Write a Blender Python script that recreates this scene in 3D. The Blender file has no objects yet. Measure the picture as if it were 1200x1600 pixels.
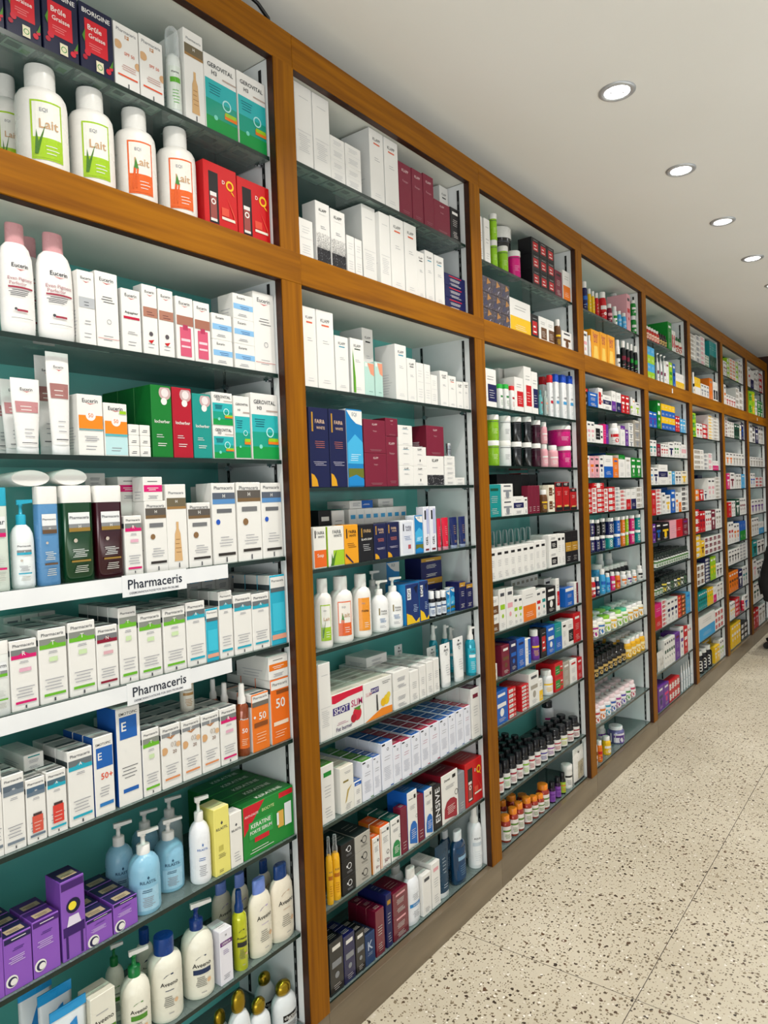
import bpy, bmesh, math, random
from mathutils import Matrix, Vector
random.seed(7)
scn = bpy.context.scene
C = scn.collection
# ---------------------------------------------------------------- camera
cam_d = bpy.data.cameras.new('camera'); cam = bpy.data.objects.new('camera', cam_d); C.objects.link(cam)
right = Vector((0.7964969875, 0.6034944264, -0.0372427998))
down = Vector((-0.0170399781, -0.0391660967, -0.9990874116))
fwd = Vector((-0.6044023396, 0.7964047301, -0.0209121462))
m = Matrix.Identity(4)
for i in range(3):
    m[i][0] = right[i]; m[i][1] = -down[i]; m[i][2] = -fwd[i]
m.translation = Vector((1.3, 0, 1.4794))
cam.matrix_world = m
cam_d.sensor_fit = 'HORIZONTAL'; cam_d.sensor_width = 36; cam_d.lens = 36 * 1125.686 / 1200
cam_d.clip_start = 0.02
scn.camera = cam
# ---------------------------------------------------------------- light and exposure
scn.view_settings.view_transform = 'Standard'; scn.view_settings.look = 'None'
scn.view_settings.gamma = 1; scn.view_settings.use_curve_mapping = False
scn.view_settings.exposure = 0.13
CEIL = 2.78
WORLD = (0.96, 0.99, 1.0, 0.56)
REAR_FILL = 13.0
LOW_FILL = 42.0
AISLE_FILL = 60.0
LAMP_W = 5.5
w = bpy.data.worlds.new('world'); scn.world = w; w.use_nodes = True
w.node_tree.nodes['Background'].inputs[0].default_value = (WORLD[0], WORLD[1], WORLD[2], 1)
w.node_tree.nodes['Background'].inputs[1].default_value = WORLD[3]
def area(name, loc, rot, sx, sy, power, col):
    l = bpy.data.lights.new(name, 'AREA'); l.shape = 'RECTANGLE'; l.size = sx; l.size_y = sy; l.energy = power; l.color = col
    o = bpy.data.objects.new(name, l); C.objects.link(o); o.location = loc; o.rotation_euler = rot
    return o
# unseen fill light added behind the camera to brighten the shelf interiors
area('rear_fill', (2.6, -1.9, 1.5), (math.radians(98), 0, math.radians(22)), 3.2, 2.3, REAR_FILL, (0.95, 0.98, 1.0))
# two upward fill lights, added out of view to lift the ceiling
area('low_ceiling_fill', (3.0, -2.0, .45), (math.radians(125), 0, math.radians(10)), 3.4, .8, LOW_FILL, (0.97, 0.99, 0.97))
area('aisle_ceiling_fill', (3.6, 3.2, .12), (math.radians(165), 0, math.radians(90)), 7.5, .7, AISLE_FILL, (0.98, 1.0, 0.97)).data.spread = math.radians(130)
# ---------------------------------------------------------------- palette
HEX = dict(w='efede8', c='efe6cf', k='141418', n='151a52', b='1460bb', s='41a6dd', t='12908f', g='128a2c', l='9dcc1f', y='f4c41c',
           o='ee7b1b', r='c9161f', m='dc1c74', p='eaa9b2', u='692f95', h='761731', a='8b8f96', e='6a4527', i='a69f92', d='0c4a35',
           z='b98a2a', q='9cc4de', v='cbbbe6', f='f5e36c', x='e9edf6', j='3a3d44')
WORD = dict(w='white', c='cream', k='black', n='navy', b='blue', s='sky-blue', t='teal', g='green', l='lime', y='yellow', o='orange',
            r='red', m='magenta', p='pink', u='purple', h='burgundy', a='grey', e='brown', i='taupe', d='dark-green', z='gold',
            q='pale-blue', v='lilac', f='pale-yellow', x='white', j='charcoal')
def lin(c):
    if len(c) == 1: c = HEX[c]
    r = []
    for i in (0, 2, 4):
        v = int(c[i:i + 2], 16) / 255
        r.append(v / 12.92 if v <= .04045 else ((v + .055) / 1.055) ** 2.4)
    return (r[0] * .86, r[1] * .86, r[2] * .86, 1)
# ---------------------------------------------------------------- materials
def newmat(name):
    M = bpy.data.materials.new(name); M.use_nodes = True
    nt = M.node_tree; return M, nt, nt.nodes['Principled BSDF']
def attr_mat(name, rough, metal=0, coat=0, noise=.06, trans=0):
    M, nt, p = newmat(name)
    a = nt.nodes.new('ShaderNodeAttribute'); a.attribute_name = 'Col'
    nt.links.new(a.outputs['Color'], p.inputs['Base Color'])
    t = nt.nodes.new('ShaderNodeTexCoord'); n = nt.nodes.new('ShaderNodeTexNoise'); n.inputs['Scale'].default_value = 35
    nt.links.new(t.outputs['Object'], n.inputs['Vector'])
    mr = nt.nodes.new('ShaderNodeMapRange'); mr.inputs['To Min'].default_value = max(.02, rough - noise); mr.inputs['To Max'].default_value = rough + noise
    nt.links.new(n.outputs['Fac'], mr.inputs['Value']); nt.links.new(mr.outputs['Result'], p.inputs['Roughness'])
    p.inputs['Metallic'].default_value = metal; p.inputs['Specular IOR Level'].default_value = .3
    p.inputs['Coat Weight'].default_value = coat; p.inputs['Coat Roughness'].default_value = .12
    if trans: p.inputs['Transmission Weight'].default_value = trans
    return M
CARD = attr_mat('printed_carton', .42, coat=.04)
PLAS = attr_mat('moulded_plastic', .28, coat=.12)
GOLD = attr_mat('brushed_metal_plastic', .25, metal=.9)
FOIL = attr_mat('crinkled_film', .16, coat=.8, metal=.25)
def clear_mat():
    M, nt, p = newmat('clear_plastic')
    tr = nt.nodes.new('ShaderNodeBsdfTransparent'); tr.inputs[0].default_value = (.93, .95, .95, 1)
    mix = nt.nodes.new('ShaderNodeMixShader'); lw = nt.nodes.new('ShaderNodeLayerWeight'); lw.inputs[0].default_value = .35
    n = nt.nodes.new('ShaderNodeTexNoise'); n.inputs['Scale'].default_value = 20
    mr = nt.nodes.new('ShaderNodeMapRange'); mr.inputs['To Min'].default_value = .1; mr.inputs['To Max'].default_value = .3
    nt.links.new(n.outputs['Fac'], mr.inputs['Value']); nt.links.new(mr.outputs['Result'], p.inputs['Roughness'])
    p.inputs['Base Color'].default_value = (.8, .83, .84, 1)
    nt.links.new(lw.outputs['Facing'], mix.inputs[0]); nt.links.new(tr.outputs[0], mix.inputs[1]); nt.links.new(p.outputs[0], mix.inputs[2])
    nt.links.new(mix.outputs[0], nt.nodes['Material Output'].inputs[0]); return M
CLEAR = clear_mat()
MATS = [CARD, PLAS, GOLD, FOIL, CLEAR]
def noise_mat(name, c1, c2, scale, rough, stretch=(1, 1, 1), bump=0, metal=0, coat=0, detail=4, spread=(.3, .7)):
    M, nt, p = newmat(name)
    t = nt.nodes.new('ShaderNodeTexCoord'); mp = nt.nodes.new('ShaderNodeMapping'); mp.inputs['Scale'].default_value = stretch
    n = nt.nodes.new('ShaderNodeTexNoise'); n.inputs['Scale'].default_value = scale; n.inputs['Detail'].default_value = detail
    cr = nt.nodes.new('ShaderNodeValToRGB'); cr.color_ramp.elements[0].position = spread[0]; cr.color_ramp.elements[1].position = spread[1]
    cr.color_ramp.elements[0].color = lin(c1); cr.color_ramp.elements[1].color = lin(c2)
    L = nt.links.new
    L(t.outputs['Object'], mp.inputs[0]); L(mp.outputs[0], n.inputs['Vector']); L(n.outputs['Fac'], cr.inputs[0]); L(cr.outputs[0], p.inputs['Base Color'])
    p.inputs['Roughness'].default_value = rough; p.inputs['Metallic'].default_value = metal; p.inputs['Coat Weight'].default_value = coat
    if name.startswith('oak'): p.inputs['Specular IOR Level'].default_value = .15
    if bump:
        b = nt.nodes.new('ShaderNodeBump'); b.inputs['Strength'].default_value = bump; b.inputs['Distance'].default_value = .002
        L(n.outputs['Fac'], b.inputs['Height']); L(b.outputs[0], p.inputs['Normal'])
    return M
WOODV = noise_mat('oak_vertical_grain', '7a4600', 'a06400', 7, .55, (8, 8, .35), .08)
WOODH = noise_mat('oak_horizontal_grain', '7a4600', 'a06400', 7, .55, (8, .35, 8), .08)
DARKW = noise_mat('dark_red_wood', '2a0f08', '4a1e10', 9, .4, (12, 12, .6), .1, coat=.2)
SHADEW = noise_mat('shaded_frame_edge', '2c1408', '432010', 9, .5, (6, 6, 6))  # inner frame faces, their shade painted in as dark brown
PLINTH = noise_mat('taupe_plinth', '5a4c3a', '8a7a62', 4, .35, (1, .35, 3), .1, coat=.2, spread=(.25, .75))
WHITEP = noise_mat('white_melamine', 'e6e9ea', 'f2f4f4', 6, .35)
BACKP = noise_mat('teal_back_panel', '6cccc4', '78d4cc', 2, .25, coat=.4)
GREYP = noise_mat('underside_board', 'e2e2d8', 'eaeae2', 3, .6)
STRIPM = noise_mat('dark_metal_strip', '1c1d1e', '3a3b3c', 30, .35, metal=.6)
SLOTM = noise_mat('strip_slot', '6e7070', '7a7c7c', 20, .5)
CHROME = noise_mat('chrome', 'b8bcc0', 'd8dce0', 12, .18, metal=1)
CEILM = noise_mat('painted_ceiling', 'f4f3ee', 'f8f7f3', 1.5, .8)
BLACKP = noise_mat('black_plastic', '0c0c0d', '17171a', 20, .4)
BLACKF = noise_mat('black_upholstery', '08080a', '141418', 40, .75, bump=.3)
CARDW = noise_mat('white_card_strip', 'eceef0', 'f6f7f8', 10, .4)
def glass():
    M, nt, p = newmat('green_tinted_glass')
    tr = nt.nodes.new('ShaderNodeBsdfTransparent'); tr.inputs[0].default_value = (.74, .92, .88, 1)
    gl = nt.nodes.new('ShaderNodeBsdfGlossy'); gl.inputs['Roughness'].default_value = .03
    fr = nt.nodes.new('ShaderNodeFresnel'); fr.inputs[0].default_value = 1.5
    mix = nt.nodes.new('ShaderNodeMixShader'); L = nt.links.new
    df = nt.nodes.new('ShaderNodeBsdfDiffuse'); df.inputs[0].default_value = (.62, .82, .78, 1)   # pale green diffuse imitating bright reflections on the shelf tops
    ns = nt.nodes.new('ShaderNodeTexNoise'); ns.inputs['Scale'].default_value = 9; mr = nt.nodes.new('ShaderNodeMapRange'); mr.inputs['To Min'].default_value = .12; mr.inputs['To Max'].default_value = .24
    dm = nt.nodes.new('ShaderNodeMixShader'); L(ns.outputs['Fac'], mr.inputs['Value']); L(mr.outputs['Result'], dm.inputs[0]); L(tr.outputs[0], dm.inputs[1]); L(df.outputs[0], dm.inputs[2])
    L(fr.outputs[0], mix.inputs[0]); L(dm.outputs[0], mix.inputs[1]); L(gl.outputs[0], mix.inputs[2]); L(mix.outputs[0], nt.nodes['Material Output'].inputs[0])
    return M
GLASS = glass()
GEDGE = noise_mat('dark_green_glass_edge', '011a15', '042a22', 15, .3, coat=.1)
def terrazzo():
    M, nt, p = newmat('terrazzo_floor'); L = nt.links.new; N = nt.nodes.new
    t = N('ShaderNodeTexCoord')
    base = N('ShaderNodeTexNoise'); base.inputs['Scale'].default_value = 1.3; base.inputs['Detail'].default_value = 5
    L(t.outputs['Object'], base.inputs['Vector'])
    cr = N('ShaderNodeValToRGB'); cr.color_ramp.elements[0].color = lin('bfb59f'); cr.color_ramp.elements[1].color = lin('d9d1bd')
    cr.color_ramp.elements[0].position = .3; cr.color_ramp.elements[1].position = .7
    L(base.outputs['Fac'], cr.inputs[0]); last = cr.outputs[0]
    for sc, thr, frac, dark, lite in ((66, .28, .42, '3d3022', '8a7a60'), (125, .30, .45, '5a4a36', 'a5967c'), (40, .20, .25, '2c2219', '6a4e36'), (85, .3, .2, 'b9ad98', 'f4efe6')):
        w_ = N('ShaderNodeTexNoise'); w_.inputs['Scale'].default_value = sc * 1.2; w_.inputs['Detail'].default_value = 2
        L(t.outputs['Object'], w_.inputs['Vector'])
        ma = N('ShaderNodeVectorMath'); ma.operation = 'MULTIPLY_ADD'; ma.inputs[1].default_value = (.9 / sc,) * 3
        L(w_.outputs['Color'], ma.inputs[0]); L(t.outputs['Object'], ma.inputs[2])
        v = N('ShaderNodeTexVoronoi'); v.inputs['Scale'].default_value = sc; v.voronoi_dimensions = '2D'
        L(ma.outputs[0], v.inputs['Vector'])
        sep = N('ShaderNodeSeparateColor'); L(v.outputs['Color'], sep.inputs[0])
        mt = N('ShaderNodeMath'); mt.operation = 'MULTIPLY'; mt.inputs[1].default_value = thr * 1.3; L(sep.outputs[1], mt.inputs[0])
        a = N('ShaderNodeMath'); a.operation = 'LESS_THAN'; L(v.outputs['Distance'], a.inputs[0]); L(mt.outputs[0], a.inputs[1])
        b = N('ShaderNodeMath'); b.operation = 'LESS_THAN'; b.inputs[1].default_value = frac; L(sep.outputs[0], b.inputs[0])
        c = N('ShaderNodeMath'); c.operation = 'MULTIPLY'; L(a.outputs[0], c.inputs[0]); L(b.outputs[0], c.inputs[1])
        cc = N('ShaderNodeMix'); cc.data_type = 'RGBA'; cc.inputs[6].default_value = lin(dark); cc.inputs[7].default_value = lin(lite)
        L(sep.outputs[2], cc.inputs[0])
        mx = N('ShaderNodeMix'); mx.data_type = 'RGBA'; L(c.outputs[0], mx.inputs[0]); L(last, mx.inputs[6]); L(cc.outputs[2], mx.inputs[7]); last = mx.outputs[2]
    # saw-cut joints between the slabs
    sx = N('ShaderNodeSeparateXYZ'); L(t.outputs['Object'], sx.inputs[0])
    for ax, pos in ((0, .597), (1, 2.043), (1, -1.5), (1, 8.8), (0, 3.6)):
        s = N('ShaderNodeMath'); s.operation = 'SUBTRACT'; s.inputs[1].default_value = pos; L(sx.outputs[ax], s.inputs[0])
        ab = N('ShaderNodeMath'); ab.operation = 'ABSOLUTE'; L(s.outputs[0], ab.inputs[0])
        lt = N('ShaderNodeMath'); lt.operation = 'LESS_THAN'; lt.inputs[1].default_value = .0012; L(ab.outputs[0], lt.inputs[0])
        mx = N('ShaderNodeMix'); mx.data_type = 'RGBA'; mx.inputs[7].default_value = lin('4a4136'); L(lt.outputs[0], mx.inputs[0]); L(last, mx.inputs[6]); last = mx.outputs[2]
    L(last, p.inputs['Base Color']); p.inputs['Roughness'].default_value = .42
    return M
FLOORM = terrazzo()
# ---------------------------------------------------------------- plain mesh helpers
def link(name, me, parent=None, loc=(0, 0, 0)):
    o = bpy.data.objects.new(name, me); C.objects.link(o); o.location = loc
    if parent: o.parent = parent
    return o
def boxes(name, lst, mat, parent=None, loc=(0, 0, 0), bevel=0):
    bm = bmesh.new()
    for (x0, x1, y0, y1, z0, z1) in lst:
        r = bmesh.ops.create_cube(bm, size=1)
        for v in r['verts']:
            v.co = Vector((x0 + (v.co.x + .5) * (x1 - x0) - loc[0], y0 + (v.co.y + .5) * (y1 - y0) - loc[1], z0 + (v.co.z + .5) * (z1 - z0) - loc[2]))
    if bevel: bmesh.ops.bevel(bm, geom=bm.edges[:], offset=bevel, segments=1, affect='EDGES')
    me = bpy.data.meshes.new(name); bm.to_mesh(me); bm.free()
    me.materials.append(mat)
    return link(name, me, parent, loc)
def tag(o, label=None, cat=None, group=None, kind=None):
    if label: o['label'] = label
    if cat: o['category'] = cat
    if group: o['group'] = group
    if kind: o['kind'] = kind
    return o
def empty(name, loc):
    o = bpy.data.objects.new(name, None); o.empty_display_size = .05; C.objects.link(o); o.location = loc; return o
def cyl(bm, c, r, z0, z1, seg=24, r2=None):
    r2 = r if r2 is None else r2
    A = [bm.verts.new((c[0] + r * math.cos(2 * math.pi * i / seg), c[1] + r * math.sin(2 * math.pi * i / seg), z0)) for i in range(seg)]
    B = [bm.verts.new((c[0] + r2 * math.cos(2 * math.pi * i / seg), c[1] + r2 * math.sin(2 * math.pi * i / seg), z1)) for i in range(seg)]
    for i in range(seg):
        bm.faces.new((A[i], A[(i + 1) % seg], B[(i + 1) % seg], B[i]))
    bm.faces.new(A[::-1]); bm.faces.new(B)
def tube(bm, pts, r, seg=10):
    rings = []
    for i, p in enumerate(pts):
        p = Vector(p); d = (Vector(pts[min(i + 1, len(pts) - 1)]) - Vector(pts[max(i - 1, 0)])).normalized()
        s = d.cross(Vector((0, 0, 1)) if abs(d.z) < .9 else Vector((1, 0, 0))).normalized(); u = s.cross(d)
        rings.append([bm.verts.new(p + (s * math.cos(2 * math.pi * k / seg) + u * math.sin(2 * math.pi * k / seg)) * r) for k in range(seg)])
    for a, b in zip(rings, rings[1:]):
        for k in range(seg): bm.faces.new((a[k], a[(k + 1) % seg], b[(k + 1) % seg], b[k]))
    bm.faces.new(rings[0][::-1]); bm.faces.new(rings[-1])
def bmobj(name, bm, mat, parent=None, loc=(0, 0, 0), smooth=True):
    bmesh.ops.recalc_face_normals(bm, faces=bm.faces[:])
    me = bpy.data.meshes.new(name); bm.to_mesh(me); bm.free(); me.materials.append(mat)
    if smooth:
        for p in me.polygons: p.use_smooth = len(p.vertices) == 4
    return link(name, me, parent, loc)
# ---------------------------------------------------------------- the setting
YN, YE = -2.6, 8.35
tag(boxes('floor', [(-.34, 4.6, YN, YE, -.06, 0)], FLOORM), kind='structure')
tag(boxes('ceiling', [(-.34, 4.6, YN, YE, CEIL, CEIL + .08)], CEILM), kind='structure')
tag(boxes('wall_left', [(-.40, -.34, YN, YE, 0, CEIL)], CEILM), kind='structure')
tag(boxes('wall_end', [(-.34, 4.6, YE, YE + .06, 0, CEIL)], DARKW), kind='structure')
# ---------------------------------------------------------------- the wooden shelving, bay by bay
PITCH = .9705; PW = .071; BACK = -.275
TOP0, TOP1, MID0, MID1, PL = 2.6, 2.687, 2.041, 2.121, .110
def oy0(k): return 1.391 + PITCH * (k - 1)
def oy1(k): return 1.320 + PITCH * k
BAYN = ['nearest', 'second', 'third', 'fourth', 'fifth', 'sixth', 'seventh', 'eighth']
BAYX = ['cut by the left edge of the photo', 'right of the nearest post', 'below the nearest ceiling lamp', 'with stacked colourful numbered jars',
        'with rows of small green-capped bottles', 'sixth along the wall', 'seventh along the wall', 'last before the dark end wall']
BAYROOT = []
for k in range(8):
    a, b = oy0(k), oy1(k); pe = b + PW if k < 7 else b + .12
    root = empty('shelving_bay', (0, a, 0)); BAYROOT.append(root)
    tag(root, 'brown wooden shelving bay, ' + BAYX[k], 'shelving', 'wooden shelving bays along the wall')
    def bx(name, lst, mat, parent=root, bevel=0):
        return boxes(name, lst, mat, parent, (0, a, 0), bevel)
    def fix(o): o.location = (0, 0, 0); return o
    fr = -.022
    s0 = a - (PW if k == 0 else 0); pl_ = PL
    fix(bx('post', [(fr, 0.0015, b, pe, PL, TOP0)], WOODV))
    fix(bx('top_rail', [(fr, 0, s0, pe - .0008, TOP0, TOP1)], WOODH, bevel=.001))
    fix(bx('middle_rail', [(fr, .0025, s0, pe - .0008, MID0, MID1)], WOODH, bevel=.001))
    fix(bx('plinth', [(BACK, 0, s0, pe - .0008, 0, PL)], PLINTH, bevel=.001))
    sp_ = bx('side_panel', [(BACK, fr, b, b + .018, PL, TOP0)], WHITEP); fix(sp_)
    if k == 0: fix(bx('post', [(fr, 0.0015, a - PW, a, PL, TOP0)], WOODV))
    if k == 0: fix(bx('side_panel', [(BACK, fr, a - .018, a, PL, TOP0)], WHITEP))
    if k < 7: fix(bx('side_panel', [(BACK, fr, pe - .018, pe - .0008, PL, TOP0)], WHITEP))
    fix(bx('back_panel', [(BACK - .012, BACK, s0, pe - .0008, PL, TOP0)], BACKP))
    fix(bx('bay_roof', [(BACK, fr, a, b, TOP0 + .002, TOP0 + .02)], GREYP))
    fix(bx('middle_board', [(BACK, fr, a, b, MID0 + .002, MID1 - .003)], GREYP))
    fix(bx('edge_shade', [(fr, -.0015, b - .0012, b, PL, MID0), (fr, -.0015, b - .0012, b, MID1, TOP0), (fr, -.0015, a, b - .0012, TOP0 - .0012, TOP0),
                         (fr, -.0015, a, b - .0012, MID0 - .0012, MID0)], SHADEW))  # thin dark strips standing in for shade inside the frame
    for xs in (-.052, -.235):
        bm = bmesh.new()
        for (z0, z1) in ((PL + .01, MID0 - .004), (MID1 + .004, TOP0 - .02)):
            for (u0, u1, y_) in ((xs, xs + .009, .002), ):
                r = bmesh.ops.create_cube(bm, size=1)
                for v in r['verts']: v.co = Vector((u0 + (v.co.x + .5) * (u1 - u0), b - y_ + (v.co.y + .5) * y_ - a, z0 + (v.co.z + .5) * (z1 - z0)))
            z = z0 + .02
            while z < z1 - .02:
                r = bmesh.ops.create_cube(bm, size=1)
                for v in r['verts']: v.co = Vector((xs + .003 + (v.co.x + .5) * .003, b - .0024 + (v.co.y + .5) * .002 - a, z + (v.co.z + .5) * .012))
                for f in {f for v in r['verts'] for f in v.link_faces}: f.material_index = 1
                z += .032
        bmobj('slotted_strip', bm, STRIPM, sp_, smooth=False).data.materials.append(SLOTM)
# ---------------------------------------------------------------- ceiling downlights
def emis(name, col, st):
    M, nt, p = newmat(name)
    n = nt.nodes.new('ShaderNodeTexNoise'); n.inputs['Scale'].default_value = 60
    mr = nt.nodes.new('ShaderNodeMapRange'); mr.inputs['To Min'].default_value = st * .8; mr.inputs['To Max'].default_value = st * 1.2
    nt.links.new(n.outputs['Fac'], mr.inputs['Value']); nt.links.new(mr.outputs['Result'], p.inputs['Emission Strength'])
    p.inputs['Emission Color'].default_value = (*col, 1); p.inputs['Base Color'].default_value = (.8, .8, .8, 1); return M
LENS = emis('lamp_lens', (1, .98, .95), 14)
RINGM = noise_mat('lamp_ring_satin', 'b9bcc0', 'cdd0d2', 30, .3, metal=.4)
LX = .505
BY = ['nearest the photographer in view', 'second of the lit row', 'third of the lit row', 'fourth of the lit row', 'fifth, cut by the right edge', 'sixth of the lit row', 'seventh of the lit row', 'last before the end wall']
lamp_y = [2.395, 3.155, 3.905, 4.66, 5.39, 6.14, 6.89, 7.64, 1.64, .88, .12, -.64]
for i, y in enumerate(lamp_y):
    root = empty('ceiling_downlight', (LX, y, CEIL))
    tag(root, 'round recessed ceiling downlight, ' + (BY[i] if i < 8 else 'above the photographer, out of frame'), 'ceiling light', 'recessed ceiling downlights in a row')
    if i > 7: root['label'] = 'round recessed ceiling downlight overhead, %s before the photo begins' % ['first', 'second', 'third', 'fourth'][i - 8]
    bm = bmesh.new(); seg = 40
    prof = [(.040, .0), (.041, -.006), (.052, -.008), (.058, -.004), (.059, -.0005)]
    rs = [[bm.verts.new((r * math.cos(2 * math.pi * q / seg), r * math.sin(2 * math.pi * q / seg), z)) for q in range(seg)] for r, z in prof]
    for A, B in zip(rs, rs[1:]):
        for q in range(seg): bm.faces.new((A[q], A[(q + 1) % seg], B[(q + 1) % seg], B[q]))
    bmobj('trim_ring', bm, RINGM, root)
    bm = bmesh.new(); cyl(bm, (0, 0), .040, -.004, -.0008, 40); bmobj('lens', bm, LENS, root)
    bm = bmesh.new()
    for s in (-1, 1):
        cyl(bm, (.016 * s, .012 * s), .004, -.006, -.0042, 12)
    bmobj('lamp_pin', bm, RINGM, root)
    l = bpy.data.lights.new('downlight_glow', 'AREA'); l.shape = 'DISK'; l.size = .07; l.energy = LAMP_W; l.color = (1, .965, .90); l.spread = math.radians(115)
    o = bpy.data.objects.new('downlight_glow', l); C.objects.link(o); o.location = (0, 0, -.012); o.parent = root
# cables on top of the cabinet
bm = bmesh.new()
tube(bm, [(-.03, 1.12, 2.70), (-.03, 1.16, 2.722), (-.03, 1.21, 2.738), (-.03, 1.26, 2.742), (-.03, 1.305, 2.735), (-.03, 1.34, 2.715), (-.03, 1.352, 2.69), (-.035, 1.355, 2.66)], .005)
tag(bmobj('power_cable', bm, BLACKP), 'outer black cable arching above the wooden top rail', 'cable', 'black cables above the rail')
bm = bmesh.new()
tube(bm, [(-.05, 1.22, 2.69), (-.05, 1.25, 2.712), (-.05, 1.28, 2.722), (-.05, 1.31, 2.718), (-.05, 1.345, 2.700), (-.05, 1.36, 2.67)], .005)
tag(bmobj('power_cable', bm, BLACKP), 'inner shorter black cable arching above the wooden top rail', 'cable', 'black cables above the rail')
# ---------------------------------------------------------------- text cache
TXT = {}
def text(s):
    if s in TXT: return TXT[s]
    cu = bpy.data.curves.new('t', 'FONT'); cu.body = s; cu.resolution_u = 2; cu.size = 1; cu.offset = .012; cu.fill_mode = 'FRONT'
    o = bpy.data.objects.new('t', cu)
    me = bpy.data.meshes.new_from_object(o)
    vs = [(v.co.x, v.co.y) for v in me.vertices]; fs = [tuple(p.vertices) for p in me.polygons]
    x0 = min(v[0] for v in vs); x1 = max(v[0] for v in vs); y0 = min(v[1] for v in vs); y1 = max(v[1] for v in vs)
    r = ([((x - x0) / (x1 - x0), (y - y0) / (x1 - x0)) for x, y in vs], fs, (y1 - y0) / (x1 - x0))
    bpy.data.objects.remove(o); bpy.data.curves.remove(cu); bpy.data.meshes.remove(me)
    TXT[s] = r; return r
# ---------------------------------------------------------------- coloured mesh builder
class MB:
    def __init__(s): s.v = []; s.f = []; s.c = []; s.m = []; s.s = []
    def add(s, vs, fs, col, mat=0, smooth=False):
        o = len(s.v); s.v += vs; c = lin(col)
        for f in fs: s.f.append(tuple(i + o for i in f)); s.c.append(c); s.m.append(mat); s.s.append(smooth)
    def mesh(s, name):
        me = bpy.data.meshes.new(name); me.from_pydata(s.v, [], s.f)
        used = sorted(set(s.m)); rm = {u: i for i, u in enumerate(used)}
        for u in used: me.materials.append(MATS[u])
        me.polygons.foreach_set('material_index', [rm[x] for x in s.m]); me.polygons.foreach_set('use_smooth', s.s)
        at = me.attributes.new('Col', 'FLOAT_COLOR', 'CORNER'); buf = []
        for p, c in zip(me.polygons, s.c): buf += list(c) * p.loop_total
        at.data.foreach_set('color', buf); me.update(); return me
EPS = .00025
def draw(mb, els, P, W, H, n=1, mat=0):
    """els in unit coordinates of a W x H metre panel; P(u,v,layer) maps to 3-D"""
    lay = 1
    def rect(u0, v0, u1, v1, col, k=None):
        k = k or (n if abs(u1 - u0) > .2 else max(1, n // 3))
        vs = []; fs = []
        for i in range(k + 1):
            u = u0 + (u1 - u0) * i / k; vs += [P(u, v0, lay), P(u, v1, lay)]
        for i in range(k): fs.append((2 * i, 2 * i + 2, 2 * i + 3, 2 * i + 1))
        mb.add(vs, fs, col, mat)
    for e in els:
        t = e[0]; lay += 1
        if t == 'r': rect(*e[1:6])
        elif t == 'p': mb.add([P(u, v, lay) for u, v in e[1]], [tuple(range(len(e[1])))], e[2], mat)
        elif t == 'c' or t == 'o':
            u, v, r, col = e[1:5]; K = 16; rv = r * W / H
            if t == 'c': mb.add([P(u + r * math.cos(6.2832 * i / K), v + rv * math.sin(6.2832 * i / K), lay) for i in range(K)], [tuple(range(K))], col, mat)
            else:
                q = e[5] if len(e) > 5 else .75
                vs = [P(u + r * s_ * math.cos(6.2832 * i / K), v + rv * s_ * math.sin(6.2832 * i / K), lay) for s_ in (1, q) for i in range(K)]
                mb.add(vs, [(i, (i + 1) % K, K + (i + 1) % K, K + i) for i in range(K)], col, mat)
        elif t == 't':
            _, s_, u, v, wd, col = e[:6]; vs, fs, asp = text(s_)
            hh = asp * wd * W / H; mx = e[6] if len(e) > 6 else .3
            if hh > mx: wd *= mx / hh; hh = mx
            mb.add([P(u + (x - .5) * wd, v + (y / asp - .5) * hh, lay) for x, y in vs], fs, col, mat)
        elif t == 'T':   # text running upward
            _, s_, u, v, ht, col = e[:6]; vs, fs, asp = text(s_); ww = asp * ht * H / W
            mb.add([P(u - (y / asp - .5) * ww, v + (x - .5) * ht, lay) for x, y in vs], fs, col, mat)
        elif t == 'l':
            _, u0, u1, v0, v1, k, col = e; rnd = random.Random(int((u0 * 31 + v0 * 17 + k) * 1000)); dv = (v1 - v0) / k
            for i in range(k):
                a = u0 + (u1 - u0) * rnd.random() * .18; b = u1 - (u1 - u0) * rnd.random() * .3
                rect(a, v0 + dv * i, b, v0 + dv * i + min(dv * .4, .0014 / H), col, 1 if n == 1 else 4)
        elif t == 's':   # speckles
            _, u0, v0, u1, v1, k, col = e; rnd = random.Random(5); vs = []; fs = []
            for i in range(k):
                u = u0 + (u1 - u0) * rnd.random(); tt = rnd.random() ** 1.7; v = v0 + (v1 - v0) * tt; d = (.012 + .018 * rnd.random()) * (.6 if k > 500 else 1); o = len(vs)
                u = min(u, u1 - d)
                vs += [P(u, v, lay), P(u + d, v, lay), P(u + d, v + d * W / H, lay), P(u, v + d * W / H, lay)]; fs.append((o, o + 1, o + 2, o + 3))
            mb.add(vs, fs, col, mat)
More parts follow.
